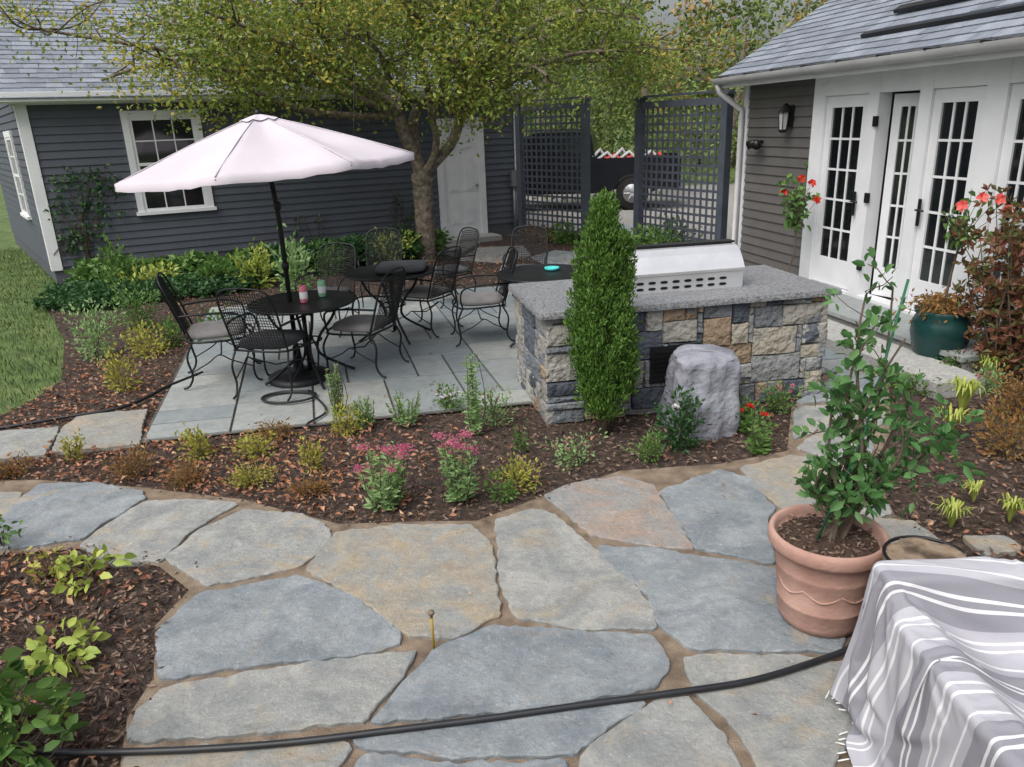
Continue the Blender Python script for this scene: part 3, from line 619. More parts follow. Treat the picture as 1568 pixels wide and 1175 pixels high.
# ------------------------------------------------------------------ grill island
IO=(.26,5.2);IE=(.983,.184);IN=(-.19,.982);IL,ID,IH=2.17,.98,.81
isl=empty('outdoor_grill_island')
mb=MB();mb.box(IO,IE,IN,.03,IL-.03,.03,ID-.03,-.01,IH);mb.obj('core',[m_mort],isl)
def veneer(mb,O,e,n,L,Hh):
    cw,chh=.045,.054;nx=int(L/cw);nz=int(Hh/chh);cw=L/nx;chh=Hh/nz;oc=np.zeros((nx,nz),bool)
    for j in range(nz):
        for i in range(nx):
            if oc[i,j]:continue
            hv=random.choice([1,2,2,3,3,4]);wv=random.randint(3,9)
            while hv>1 and (j+hv>nz or oc[i,j:j+hv].any()):hv-=1
            k=1
            while k<wv and i+k<nx and not oc[i+k,j:j+hv].any():k+=1
            if nx-(i+k)==1 and not oc[i+k,j:j+hv].any():k+=1
            oc[i:i+k,j:j+hv]=True;g=.003;J=lambda:random.uniform(-.006,.006)
            a0,a1,z0,z1=i*cw+g,(i+k)*cw-g,j*chh+g,(j+hv)*chh-g;d=random.uniform(.010,.036);c=.007
            if i==0:a0=-.012
            if i+k>=nx:a1=L+.012
            P=lambda a,dd,z:(O[0]+e[0]*a+n[0]*dd,O[1]+e[1]*a+n[1]*dd,z)
            C4=[(a0+J(),z0+J()),((a0+a1)/2,z0+J()),(a1+J(),z0+J()),(a1+J(),z1+J()),((a0+a1)/2,z1+J()),(a0+J(),z1+J())];sg=[(1,1),(0,1),(-1,1),(-1,-1),(0,-1),(1,-1)]
            ctr=P((a0+a1)/2+J()*2,d+random.uniform(.0,.016),(z0+z1)/2+J())
            V=[P(a,-.04,z) for a,z in C4]+[P(a,d-.012,z) for a,z in C4]+[P(a+sx*c,d+J(),z+sz*c) for (a,z),(sx,sz) in zip(C4,sg)]+[ctr]
            mb.add(V,[(q+p,q+(p+1)%6,q+6+(p+1)%6,q+6+p) for q in (0,6) for p in range(6)]+[(12+p,12+(p+1)%6,18) for p in range(6)],0)
mb=MB();negN=(-IN[0],-IN[1]);negE=(-IE[0],-IE[1])
veneer(mb,IO,IE,negN,IL,IH);veneer(mb,IO,IN,negE,ID,IH)
R1=(IO[0]+IE[0]*IL,IO[1]+IE[1]*IL);veneer(mb,R1,IN,IE,ID,IH)
B1=(IO[0]+IN[0]*ID,IO[1]+IN[1]*ID);veneer(mb,B1,IE,IN,IL,IH)
mb.obj('stone_veneer',[m_ven],isl)
mb=MB();o_=.07;outl=[]
def edge(a,b,k):
    return [(a[0]+(b[0]-a[0])*i/k+random.uniform(-.006,.006),a[1]+(b[1]-a[1])*i/k+random.uniform(-.006,.006)) for i in range(k)]
c4=[(-o_,-o_),(IL+o_,-o_),(IL+o_,ID+o_),(-o_,ID+o_)]
for i in range(4):outl+=edge(c4[i],c4[(i+1)%4],36)
P=lambda a,b,z:(IO[0]+IE[0]*a+IN[0]*b,IO[1]+IE[1]*a+IN[1]*b,z);k=len(outl)
cx_,cy_=IL/2,ID/2
V=[P(a,b,IH+.001) for a,b in outl]+[P(a,b,IH+.02+random.uniform(-.005,.005)) for a,b in outl]+[P(a+(.006 if a<cx_ else -.006),b+(.006 if b<cy_ else -.006),IH+.045) for a,b in outl]
mb.add(V,[(q*k+i,q*k+(i+1)%k,(q+1)*k+(i+1)%k,(q+1)*k+i) for q in (0,1) for i in range(k)]+[tuple(2*k+i for i in range(k))],0)
mb.obj('granite_countertop',[m_granite],isl)
mb=MB();gs0,gs1,g0=.70,1.62,.27;Z=IH+.046
mb.box(IO,IE,IN,gs0,gs1,g0,g0+.5,Z,Z+.13,0)
hp=[(g0-.005,Z+.131),(g0-.005,Z+.15),(g0+.03,Z+.2),(g0+.08,Z+.26),(g0+.15,Z+.3),(g0+.3,Z+.31),(g0+.42,Z+.26),(g0+.5,Z+.17),(g0+.5,Z+.131)]
k=len(hp);V=[P(s_,a,z) for s_ in (gs0-.01,gs1+.01) for a,z in hp]
mb.add(V,[tuple(range(k)),tuple(range(2*k-1,k-1,-1))]+[(i,(i+1)%k,k+(i+1)%k,k+i) for i in range(k)],0)
mb.box(IO,IE,IN,gs0-.02,gs1+.02,g0+.2,g0+.3,Z+.312,Z+.325,1)
for r_ in range(2):
    for i in range(8):
        a=gs0+.09+i*.095;zz=Z+.035+r_*.045;V=[]
        for q in range(12):
            an=2*math.pi*q/12;V.append(P(a+.03*math.copysign(abs(math.cos(an))**.6,math.cos(an)),g0-.003,zz+.011*math.sin(an)))
        mb.add(V,[tuple(range(12))],1)
mb.tube([P(gs0+.1,g0+.56,Z+.2),P(gs1-.1,g0+.56,Z+.2)],.014,8,0)
for s_ in (gs0+.12,gs1-.12):mb.tube([P(s_,g0+.49,Z+.2),P(s_,g0+.56,Z+.2)],.01,6,0)
for i in range(4):mb.tube([P(gs0+.15+i*.2,g0+.5,Z+.07),P(gs0+.15+i*.2,g0+.53,Z+.07)],.025,12,1)
mb.obj('gas_grill',[m_steel,m_black],isl)
mb=MB()
for i in range(7):mb.box(IO,IE,negN,.78,1.12,.0,.052,.27+i*.035,.285+i*.035)
mb.box(IO,IE,negN,.76,1.14,.0,.045,.25,.53);mb.obj('vent_grille',[m_black],isl)
# ------------------------------------------------------------------ rock cover
mb=MB();rc=gp(1072,650)
pr=[(.255,-.01),(.26,.08),(.25,.2),(.235,.32),(.225,.44),(.215,.5),(.205,.535),(.17,.555),(.1,.57),(.03,.565)]
def wb(i,a):return 1+.05*math.sin(3*a+.4*i)+.05*math.sin(7*a+.6*math.sin(i))+.035*math.sin(12*a-.8*i)*(1 if i<6 else .2)+.03*math.sin(2*a+2.2*i)+random.uniform(-.01,.01)
pr2=[]
for i in range(len(pr)-1):
    for q in range(3):
        t=q/3;pr2.append((pr[i][0]*(1-t)+pr[i+1][0]*t,pr[i][1]*(1-t)+pr[i+1][1]*t))
pr2.append(pr[-1]);mb.lathe((rc.x,rc.y,0),pr2,60,0,sq=3.2,wob=lambda i,a:wb(i/3,a));mb.obj('decorative_boulder',[m_rock])
# ------------------------------------------------------------------ furniture
def chairmesh(cm,tall=.96):
    mb=MB();r=.010
    sf=[(-.24,-.22),(.24,-.22),(.25,.24),(-.25,.24)]
    ring=[Vector((a,b,.41)) for a,b in sf];ring=catmull(ring+[ring[0]],5);mb.tube(ring,r,6,0)
    for sx in (-1,1):
        mb.tube(catmull([(sx*.24,-.2,.41),(sx*.245,-.27,.62),(sx*.245,-.33,.8),(sx*.225,-.37,tall-.05),(sx*.15,-.39,tall),(0,-.395,tall+.015)],5),r,6,0)
        mb.tube(catmull([(sx*.245,-.28,.64),(sx*.28,-.1,.65),(sx*.285,.12,.64),(sx*.28,.22,.6),(sx*.26,.24,.5),(sx*.25,.22,.41)],5),r,6,0)
        mb.tube(catmull([(sx*.25,.22,.41),(sx*.27,.28,.28),(sx*.265,.26,.12),(sx*.26,.28,.03),(sx*.26,.32,.012)],5),r,6,0)
        mb.tube(catmull([(sx*.24,-.2,.41),(sx*.26,-.26,.28),(sx*.255,-.24,.12),(sx*.25,-.28,.03),(sx*.25,-.33,.012)],5),r,6,0)
        mb.tube(catmull([(sx*.265,.26,.15),(sx*.265,.1,.22),(sx*.265,0,.28),(sx*.265,-.1,.22),(sx*.26,-.24,.15)],5),.006,5,0)
    mb.tube([(-.265,0,.28),(0,0,.22),(.265,0,.28)],.007,5,0)
    def bp(a,b):
        zt=tall-.015-.04*a**4;z=.44+(zt-.44)*b;return (a*.24*(1-.08*b*b*abs(a)),-.235-.155*b-.03*(1-a*a),z)
    for i in range(-10,11):mb.tube([bp(i/10.5,t/5) for t in range(6)],.0034,4,0,False)
    for j in range(1,20):mb.tube([bp(t/4,j/19.5) for t in range(-4,5)],.0034,4,0,False)
    mb.lathe((0,.0,.415),[(.19,-.004),(.235,.012),(.24,.035),(.225,.062),(.17,.073),(.05,.066)],28,1,sq=4.5)
    me=mb.obj('patio_chair',[m_iron,cm]);d=me.data;bpy.data.objects.remove(me);return d
cmA=chairmesh(m_cush);cmB=chairmesh(m_cushd)
def chair(me,u,v,face,sc=1.0):
    o=bpy.data.objects.new('patio_chair',me);S.collection.objects.link(o)
    p=gp(u,v,.033);o.location=p;o.rotation_euler=(0,0,math.radians(face));o.scale=(sc,)*3
chair(cmA,345,577,-72,1.0)
chair(cmB,428,594,-12,.97)
chair(cmA,562,564,72,.95)
chair(cmB,508,505,165,.92)
chair(cmA,655,505,60,.93)
chair(cmA,738,518,100,.93)
chair(cmB,590,462,180,.9)
chair(cmB,690,462,125,.9)
chair(cmB,808,462,170,.9)
def table(c,r):
    mb=MB();x,y=c;z=.72
    mb.lathe((x,y,z),[(.0,-.012),(r-.02,-.012),(r,-.012),(r+.008,-.004),(r+.004,.008),(r-.01,.012),(r-.015,.006),(0.03,.006),(.001,.006)],48,0)
    mb.tube([(x,y,.1),(x,y,.7)],.02,8,0)
    for k in range(4):
        a=k*math.pi/2+.5;ca,sa=math.cos(a),math.sin(a)
        mb.tube(catmull([(x+ca*r*.7,y+sa*r*.7,.7),(x+ca*r*.55,y+sa*r*.55,.55),(x+ca*.12,y+sa*.12,.4),(x+ca*.1,y+sa*.1,.25),(x+ca*.3,y+sa*.3,.1),(x+ca*.4,y+sa*.4,.045)],6),.013,6,0)
    mb.tube([(x+.13*math.cos(t*math.pi/8),y+.13*math.sin(t*math.pi/8),.38) for t in range(17)],.008,5,0)
    return mb
t1=gp(462,462,.72);table((t1.x,t1.y),.45).obj('patio_table',[m_iron])
t2=gp(597,416,.72);table((t2.x,t2.y),.46).obj('patio_table',[m_iron])
t3=gp(832,418,.72);table((t3.x,t3.y),.46).obj('patio_table',[m_iron])
mb=MB();c=gp(615,412,.74);mb.lathe((c.x,c.y,.732),[(.2,0),(.25,.01),(.255,.03),(.24,.06),(.15,.07),(.02,.068)],28,0,sq=4.5);mb.obj('seat_cushion',[m_cushd])
mb=MB();c=gp(845,413,.73);mb.lathe((c.x,c.y,.727),[(.05,0),(.07,.01),(.075,.03),(.068,.03),(.05,.012),(.005,.01)],20,0);mb.obj('turquoise_dish',[m_turq])
for nm,(u,v),mt in (('pink_can',(466,462),m_pinkc),('mint_can',(494,453),m_mint)):
    mb=MB();c=gp(u,v,.73);mb.lathe((c.x,c.y,.727),[(.028,0),(.034,.008),(.034,.13),(.028,.145),(.026,.14),(.002,.14)],20,0);mb.lathe((c.x,c.y,.76),[(.0345,0),(.0345,.06)],20,1);mb.obj(nm,[mt,m_white])
# umbrella
umb=empty('patio_umbrella');ux,uy=t1.x-.1,t1.y
mb=MB();mb.tube([(ux,uy,.03),(ux,uy,1.4),(ux-.05,uy,2.18)],.021,10);mb.lathe((ux,uy,.03),[(.27,0),(.27,.04),(.2,.06),(.05,.09),(.03,.3)],32)
for z in (1.0,1.5):mb.lathe((ux,uy,z),[(.021,0),(.03,.01),(.03,.06),(.021,.07)],12)
mb.obj('pole',[m_iron],umb)
mb=MB();R_=1.2;NR=8;per=8;rings=14;apex=Vector((ux-.06,uy,2.24));tilt=math.radians(3.2)
def cp(a,t,R_=R_,h=.40):
    k=(a/(2*math.pi)*NR)%1;kk=abs(k-.5)*2
    chord=math.cos(math.pi/NR)/math.cos((k-.5)*2*math.pi/NR)
    r=t*R_*chord*(1-.03*(1-kk)*t);z=-h*(t**1.12)-.045*(1-kk**1.5)*math.sin(math.pi*t*.85)
    x,y=r*math.cos(a),r*math.sin(a)
    return Vector((x*math.cos(tilt)-z*math.sin(tilt),y,x*math.sin(tilt)+z*math.cos(tilt)))+apex
n_=NR*per;V=[cp(2*math.pi*j/n_,t/rings)+Vector((0,0,.005*math.sin(j*2.7+t*.9)*t/rings)) for t in range(1,rings+1) for j in range(n_)]
V+= [v-Vector((0,0,.05)) for v in V[-n_:]]
V=[tuple(v) for v in V];Fc=[(i*n_+j,i*n_+(j+1)%n_,(i+1)*n_+(j+1)%n_,(i+1)*n_+j) for i in range(rings) for j in range(n_)]
mb.add(V,Fc+[tuple(range(n_))],0,True)
V=[cp(2*math.pi*j/n_,t/4*.13)+Vector((0,0,.014)) for t in range(0,5) for j in range(n_)]
mb.add([tuple(v) for v in V],[(i*n_+j,i*n_+(j+1)%n_,(i+1)*n_+(j+1)%n_,(i+1)*n_+j) for i in range(4) for j in range(n_)],0,True)
for k in range(NR):
    mb.tube([cp(k*2*math.pi/NR,t/10)+Vector((0,0,.002)) for t in range(1,11)],.005,4,0)
mb.obj('canopy',[m_canv],umb)
mb=MB()
for k in range(NR):
    mb.tube([cp(k*2*math.pi/NR,t/8)+Vector((0,0,-.02)) for t in range(9)],.006,4)
mb.lathe(tuple(apex),[(.02,.0),(.025,.02),(.02,.035),(.01,.045)],12);mb.obj('ribs',[m_iron],umb)
# ------------------------------------------------------------------ vegetation functions
def rv(s=1):return Vector((random.gauss(0,s),random.gauss(0,s),random.gauss(0,s)))
def branch(mb,p0,p1,r0,r1,m=0,n=6,wig=.06,seg=6,sag=0):
    p0=Vector(p0);p1=Vector(p1);L=(p1-p0).length;o1=rv(wig*L);o2=rv(wig*L);P=[]
    for i in range(n+1):
        t=i/n;P.append(p0.lerp(p1,t)+o1*math.sin(math.pi*t)+o2*math.sin(2*math.pi*t)*.5+Vector((0,0,sag*math.sin(math.pi*t))))
    mb.tube(P,[r0+(r1-r0)*i/n for i in range(n+1)],seg,m,cap=False);return P
tb=gp(653,398);mb=MB();fk=Vector((tb.x+.02,tb.y,1.3))
tr=catmull([(tb.x-.02,tb.y,-.05),(tb.x,tb.y,.1),(tb.x+.02,tb.y,.6),tuple(fk)],6)
mb.tube(tr,[.22-.06*min(1,i/5)+.006*math.sin(i*2.1) for i in range(len(tr))],14,0)
mb.lathe((fk.x,fk.y,fk.z-.02),[(.1,-.14),(.165,-.05),(.185,.03),(.15,.12),(.06,.2)],14,0,wob=lambda i,a:1+.12*math.sin(3*a+i))
fl=fk+Vector((-.28,-.05,1.0));fr=fk+Vector((.66,.05,.9));fm=fk+Vector((.05,.3,1.2));fx=fk+Vector((.25,-.25,.9))
for f,r in ((fl,.095),(fr,.08),(fm,.08),(fx,.05)):branch(mb,fk,f,r+.015,r,0,8,.06,10)
cl=[];C0=Vector((tb.x-.25,tb.y-.4,3.75))
tg=[(-4.0,-.6,-.9),(-3.4,-1.3,-.3),(-2.6,.5,.4),(-2.9,-1.8,-.9),(-1.7,-1.6,-.7),(-1.2,-2.2,.3),(-.3,-2,-.4),(.2,-1.3,.9),(1.0,-2.0,-.6),(1.6,-1.0,.3),(2.4,-1.4,-.9),(3.1,-.4,-.8),(3.6,-1.0,-.2),(2.4,.9,.6),(.6,1.2,.6),(-.9,1.2,.8),(-2.2,-.4,1.4),(1.2,.1,1.7),(-.6,-.4,2.0),(-3.6,.6,.2),(4.0,.2,-.4),(-1.9,-2.4,-.2),(.4,-2.5,.5),(2.2,-2.1,.1),(-4.4,-1.2,-.3)]
for t in tg:
    T_=C0+Vector(t)+rv(.15);st=fl if t[0]<-.8 else (fr if t[0]>1 else random.choice([fm,fx,fl,fr]))
    P_=branch(mb,st,T_,.06,.018,0,8,.05,7,sag=.25)
    for q in range(9):
        b=P_[random.randint(3,8)];e_=b+Vector((random.gauss(0,.65),random.gauss(0,.6),random.gauss(.02,.38)))
        if e_.z<2.5:e_.z=2.5+random.random()*.3
        P2=branch(mb,b,e_,.016,.005,1,5,.08,5)
        cl.append(e_);cl.append(P2[3])
        for w_ in range(3):
            b2=P2[random.randint(2,5)];e3=b2+Vector((random.gauss(0,.3),random.gauss(0,.3),random.gauss(-.08,.22)));branch(mb,b2,e3,.006,.002,1,3,.05,4);cl.append(e3)
for c in cl:
    k=int(random.uniform(20,62)*(1.0 if c.x>tb.x-3.2 else .55))
    P_=np.array(c)+rng.normal(size=(k,3))*np.array([.2,.2,.14])
    D=rng.normal(size=(k,3))*np.array([1,1,.7])+np.array([0,0,-.45])
    mb.leaves(P_,D,rng.uniform(.05,.09,k),.55,2 if random.random()>(.14 if c.x>-4 else .4) else 3)
mb.obj('apple_tree',[m_bark,m_twig,l_tree,l_tree2])
mb=MB()
for i in range(44):
    X=random.uniform(-12,30);Y=random.uniform(27,46);hh=random.uniform(6,12)
    if 6<X<11: hh*=.6
    lm=1 if random.random()<.74 else 2
    mb.tube([(X,Y,0),(X+.2,Y,hh*.4),(X+random.uniform(-.5,.5),Y,hh*.9)],[.25,.17,.04],7,0)
    for q in range(22):
        a=random.random()*6.28;z=random.uniform(.18,1);rr=2.6*math.sqrt(max(.05,1-(2*z-1.05)**2))*random.uniform(.4,1)
        c=np.array([X+rr*math.cos(a),Y+rr*math.sin(a),z*hh]);k=50
        mb.leaves(c+rng.normal(size=(k,3))*np.array([.6,.6,.45]),rng.normal(size=(k,3))+np.array([0,0,-.4]),rng.uniform(.18,.34,k),.6,lm)
for i in range(50):
    X=random.uniform(-4,24);Y=random.uniform(25,28);c=np.array([X,Y,random.uniform(.4,2.2)]);k=110
    mb.leaves(c+rng.normal(size=(k,3))*np.array([.8,.5,.6]),rng.normal(size=(k,3)),rng.uniform(.12,.26,k),.6,1)
mb.obj('background_trees',[m_bark,l_bg,l_bgo])
mb=MB()
for i in range(16):
    X=random.uniform(1.2,6.5);Y=random.uniform(21.8,23.6);c=np.array([X,Y,random.uniform(.6,3.2)]);k=230
    mb.leaves(c+rng.normal(size=(k,3))*np.array([.7,.5,.6]),rng.normal(size=(k,3)),rng.uniform(.08,.17,k),.6,0)
mb.tube([(4,22.6,0),(4,22.6,3)],.1,6,1)
mb.obj('tall_shrub',[l_bg,m_twig])
# arborvitae: upright fan sprays on a central stem
mb=MB();ab=gp(925,662);ab.y-=.02
mb.tube([(ab.x,ab.y,-.02),(ab.x+.01,ab.y,.4),(ab.x,ab.y,1.4)],[.03,.022,.01],8,1)
mb.tube([(ab.x+.02,ab.y,.05),(ab.x+.12,ab.y,.7),(ab.x+.15,ab.y+.02,1.25)],[.02,.015,.006],6,1)
def sprays(cx,cy,z0,z1,R,N):
    for i in range(N):
        t=(i+random.random())/N;z=z0+(z1-z0)*t*.93;a=i*2.4+random.uniform(-.5,.5)
        lump=1+.22*math.sin(a+z*6)+.14*math.sin(2*a-z*13)
        rad=R*min(1,(t+.12)*3.5)*(1-t*.96)**.5*random.uniform(.4,1.0)*lump
        ln=random.uniform(.10,.2)*(1 if t<.85 else .7);sp=random.uniform(.02,.036)
        lean=np.array([math.cos(a)*.28,math.sin(a)*.28,1.]);k=85
        s_=rng.random(k);c=np.array([cx+.02*math.sin(z*5)+rad*math.cos(a),cy+rad*math.sin(a),z])
        C=c+lean*(s_*ln)[:,None]+rng.normal(size=(k,3))*np.array([sp,sp,.012])*(1.1-.75*s_)[:,None]
        mb.leaves(C,lean+rng.normal(size=(k,3))*.45,rng.uniform(.022,.046,k),.34,0)
        mb.tube([(cx,cy,max(.05,z-.08)),tuple(c+lean*ln*.6)],.003,4,1,False)
sprays(ab.x-.03,ab.y,.1,1.66,.20,250);sprays(ab.x+.13,ab.y+.03,.35,1.40,.075,60);sprays(ab.x-.1,ab.y-.03,.2,.85,.10,40)
mb.obj('arborvitae_tree',[l_arb,m_twig])
def size(u,v):
    r=ray(u,v);return (H/(-r.z))/FL
def bushy(name,u,v,hpx,wpx,leaf,lm,dens=1.0,fl=None,nfl=0,fs=.03,z=0,pos=None,fine=False,stems=7,wr=.5):
    mb=MB();p=gp(u,v) if pos is None else Vector(pos);k=size(u,v);h=hpx*k*1.03;w_=wpx*k/2
    tips=[]
    for i in range(stems):
        a=random.random()*6.28;rr=w_*random.random()**.5;e_=p+Vector((rr*math.cos(a),rr*math.sin(a),h*random.uniform(.5,1)*(1-.3*(rr/w_)**2)))
        P_=branch(mb,p+rv(.01),e_,.005,.002,1,4,.08,4);tips+=P_[1:]
    N=int(dens*260*(w_*w_*h)**.5/ max(.02,leaf)*.12*10);N=max(30,min(N,2500))
    idx=[random.choice(tips) for _ in range(N)]
    C=np.array([tuple(t) for t in idx])+rng.normal(size=(N,3))*np.array([w_*.28,w_*.28,h*.12]);C[:,2]=np.clip(C[:,2],p.z+.015,None)
    D=C-np.array([p.x,p.y,p.z+h*.2]);D/= (np.linalg.norm(D,axis=1,keepdims=True)+1e-6);D+=rng.normal(size=(N,3))*.5;D[:,2]+=.2
    mb.leaves(C,D,rng.uniform(.6,1.2,N)*leaf,wr,0,fine=fine)
    if fl:
        for i in range(nfl):
            t=random.choice(tips[len(tips)//3:])+Vector((random.gauss(0,w_*.3),random.gauss(0,w_*.3),h*.1));t.z=max(t.z,p.z+h*.6)
            q=14;an=np.linspace(0,6.28,q);Dd=np.stack([np.cos(an),np.sin(an),rng.uniform(.1,.9,q)],1)
            mb.leaves(np.tile(np.array(t),(q,1)),Dd,fs,.7,2)
    return mb.obj(name,[lm,m_twig]+([fl] if fl else []))
def upright(name,u,v,hpx,wpx,ns,leaf,lm,fl=None,pos=None,dens=50):
    mb=MB();p=gp(u,v) if pos is None else Vector(pos);k=size(u,v);h=hpx*k*1.03;w_=wpx*k/2
    for i in range(ns):
        a=random.random()*6.28;rr=w_*random.random()**.5*.85
        top=p+Vector((rr*math.cos(a),rr*math.sin(a),h*random.uniform(.66,1)));b=p+Vector((rr*.4*math.cos(a),rr*.4*math.sin(a),0))
        P_=branch(mb,b,top,.004,.002,1,6,.04,4)
        N=int(16+h*dens);ts=rng.random(N)*.97
        C=np.array([tuple(P_[0].lerp(P_[-1],t)) for t in ts]);an=rng.random(N)*6.28
        D=np.stack([np.cos(an),np.sin(an),rng.uniform(.1,.8,N)],1);mb.leaves(C,D,leaf*(1.15-.6*ts)*rng.uniform(.8,1.2,N),.34,0)
        if fl and i%2==0:
            for q in range(55):
                c=top+Vector((random.gauss(0,.024),random.gauss(0,.024),random.gauss(0,.006)))
                mb.leaves(np.array([tuple(c)]*3),rng.normal(size=(3,3))+np.array([0,0,1]),.011,.8,2)
    return mb.obj(name,[lm,m_twig]+([fl] if fl else []))
def blades(name,u,v,hpx,wpx,N,lm,wr=.07,pos=None):
    mb=MB();p=gp(u,v) if pos is None else Vector(pos);k=size(u,v);h=hpx*k;w_=wpx*k/2
    for i in range(N):
        a=random.random()*6.28;rr=w_*random.uniform(.3,1);P_=[p+Vector((rr*t*math.cos(a),rr*t*math.sin(a),h*random.uniform(.8,1.1)*math.sin(t*2.2)/.9)) for t in (0,.3,.6,.85,1)]
        s=Vector((-math.sin(a),math.cos(a),0))*wr*h*.8;V=[]
        for t,q in zip((.6,1,.9,.6,.05),P_):V+=[tuple(q-s*t),tuple(q+s*t)]
        mb.add(V,[(2*j,2*j+1,2*j+3,2*j+2) for j in range(4)],0,True)
    return mb.obj(name,[lm])
upright('pink_sedum',590,775,105,100,16,.065,l_pale,p_pink);upright('pink_sedum',708,768,105,78,13,.065,l_pale,p_pink)
for u,v,h,w_ in ((310,702,50,60),(395,700,38,55),(480,722,60,36),(530,665,50,50),(112,705,45,30),(795,750,50,60)):
    bushy('yellow_green_perennial',u,v,h,w_,.03,l_yel,.7)
for u,v,h,w_ in ((625,650,55,80),(560,655,50,50),(520,640,85,30)):upright('feathery_perennial',u,v,h,w_,12,.04,l_pale,dens=110)
upright('tall_perennial',727,665,135,34,5,.06,l_pale,dens=90);upright('tall_perennial',800,690,60,40,4,.04,l_green)
for u,v,h,w_ in ((205,728,42,62),(287,742,35,60),(388,742,32,55),(480,755,30,60),(420,672,28,48),(20,728,30,50)):
    bushy('rusty_groundcover',u,v,h,w_,.022,l_rust if u!=388 else l_yel,1.0,stems=14)
bushy('white_flowering_plant',685,625,38,52,.03,l_green,.8,p_white,16,.018)
bushy('lavender_plant',765,650,60,60,.025,l_pale,.6,p_pink,5,.012)
bushy('low_green_perennial',880,705,40,85,.03,l_pale,.4,p_pink,5,.015);bushy('low_green_perennial',995,705,38,50,.03,l_green,.7);bushy('low_green_perennial',770,762,40,50,.035,l_green,.5)
bushy('white_rose_bush',1042,682,95,62,.05,l_dark,.9,p_white,3,.035)
upright('red_zinnia',1160,694,55,60,6,.07,l_green);bushy('red_zinnia',1155,665,45,50,.05,l_green,.6,p_red,3,.035)
bushy('pink_flowering_plant',1195,632,50,50,.03,l_green,.6,p_pink,7,.018)
upright('yellow_marigold',1135,640,70,30,3,.04,l_green)
for u,v,h,w_,l_ in ((150,548,80,70,l_pale),(212,502,70,60,l_green),(232,545,50,60,l_yel),(192,598,65,40,l_yel),(330,520,45,60,l_green),(265,530,40,50,l_green)):
    bushy('border_perennial',u,v,h,w_,.05,l_,.6)
def mass(name,pts,hh,ww,leaf,lm,N):
    mb=MB()
    for i in range(N):
        t=random.random()*(len(pts)-1);j=int(t);a=Vector(pts[j]).lerp(Vector(pts[j+1]),t-j)
        off=random.uniform(-1,1);c=a+Vector((0,off*ww,0));h=hh*(1-.5*off*off)*random.uniform(.3,1);k=7
        mb.leaves(np.array([c.x,c.y,h])+rng.normal(size=(k,3))*np.array([.07,.07,.03]),rng.normal(size=(k,3))*np.array([1,1,.4])+np.array([0,0,.25]),rng.uniform(.7,1.2,k)*leaf,.6,0)
    for q in range(int(len(pts)*4)):
        t=random.random()*(len(pts)-1);j=int(t);a=Vector(pts[j]).lerp(Vector(pts[j+1]),t-j);mb.tube([(a.x,a.y,0),(a.x+.03,a.y,hh*.7)],.006,4,1)
    return mb.obj(name,[lm,m_twig])
mass('pachysandra_bed',[gp(95,462),gp(160,465),gp(250,452),gp(330,445),gp(400,435)],.22,.5,.08,l_dark,1500)
mass('hosta_bed',[gp(130,440),gp(200,440),gp(300,430),gp(420,418)],.36,.35,.13,l_green,520)
mass('hedge_bed',[gp(400,425),gp(500,412),gp(600,402),gp(640,398)],.45,.4,.12,l_dark,800)
mass('foundation_planting',[gp(600,392),gp(680,385)],.35,.4,.1,l_green,260)
for u,v,h,w_,l_ in ((395,440,65,50,l_lime),(455,450,90,50,l_pale),(500,420,45,50,l_green),(600,405,50,60,l_lime),(180,452,70,60,l_green),(235,450,40,70,l_lime),(330,445,45,60,l_green),(560,400,35,60,l_green),(870,372,25,60,l_green),(1020,395,60,80,l_green),(830,368,18,50,l_rust)):
    bushy('garden_shrub',u,v,h,w_,.09,l_,.8)
bushy('garden_shrub',1160,410,45,80,.07,l_green,1)
mb=MB()
def vine(u0,v0,u1,v1,N,lf=.08):
    for i in range(N):
        s_,z_=vp(random.uniform(u0,u1),random.uniform(v0,v1),GA,GE);q=gz(s_,.06)
        k=5;mb.leaves(np.array([q[0],q[1],z_])+rng.normal(size=(k,3))*np.array([.07,.02,.08]),rng.normal(size=(k,3))+np.array([0,-.3,-.6]),rng.uniform(.6,1.2,k)*lf,.6,0)
    for i in range(int(N/9)+3):
        a=vp(random.uniform(u0,u1),v1+60,GA,GE);b=vp(random.uniform(u0,u1),v0,GA,GE)
        mb.tube(catmull([gz(a[0],.04)+(a[1],),gz(a[0]*.5+b[0]*.5+.06,.05)+((a[1]+b[1])/2,),gz(b[0],.04)+(b[1],)],4),.006,4,1)
vine(75,265,190,330,60);vine(95,330,160,395,30);vine(450,330,500,400,10);vine(590,290,640,390,26)
mb.obj('climbing_vine',[l_dark,m_twig])
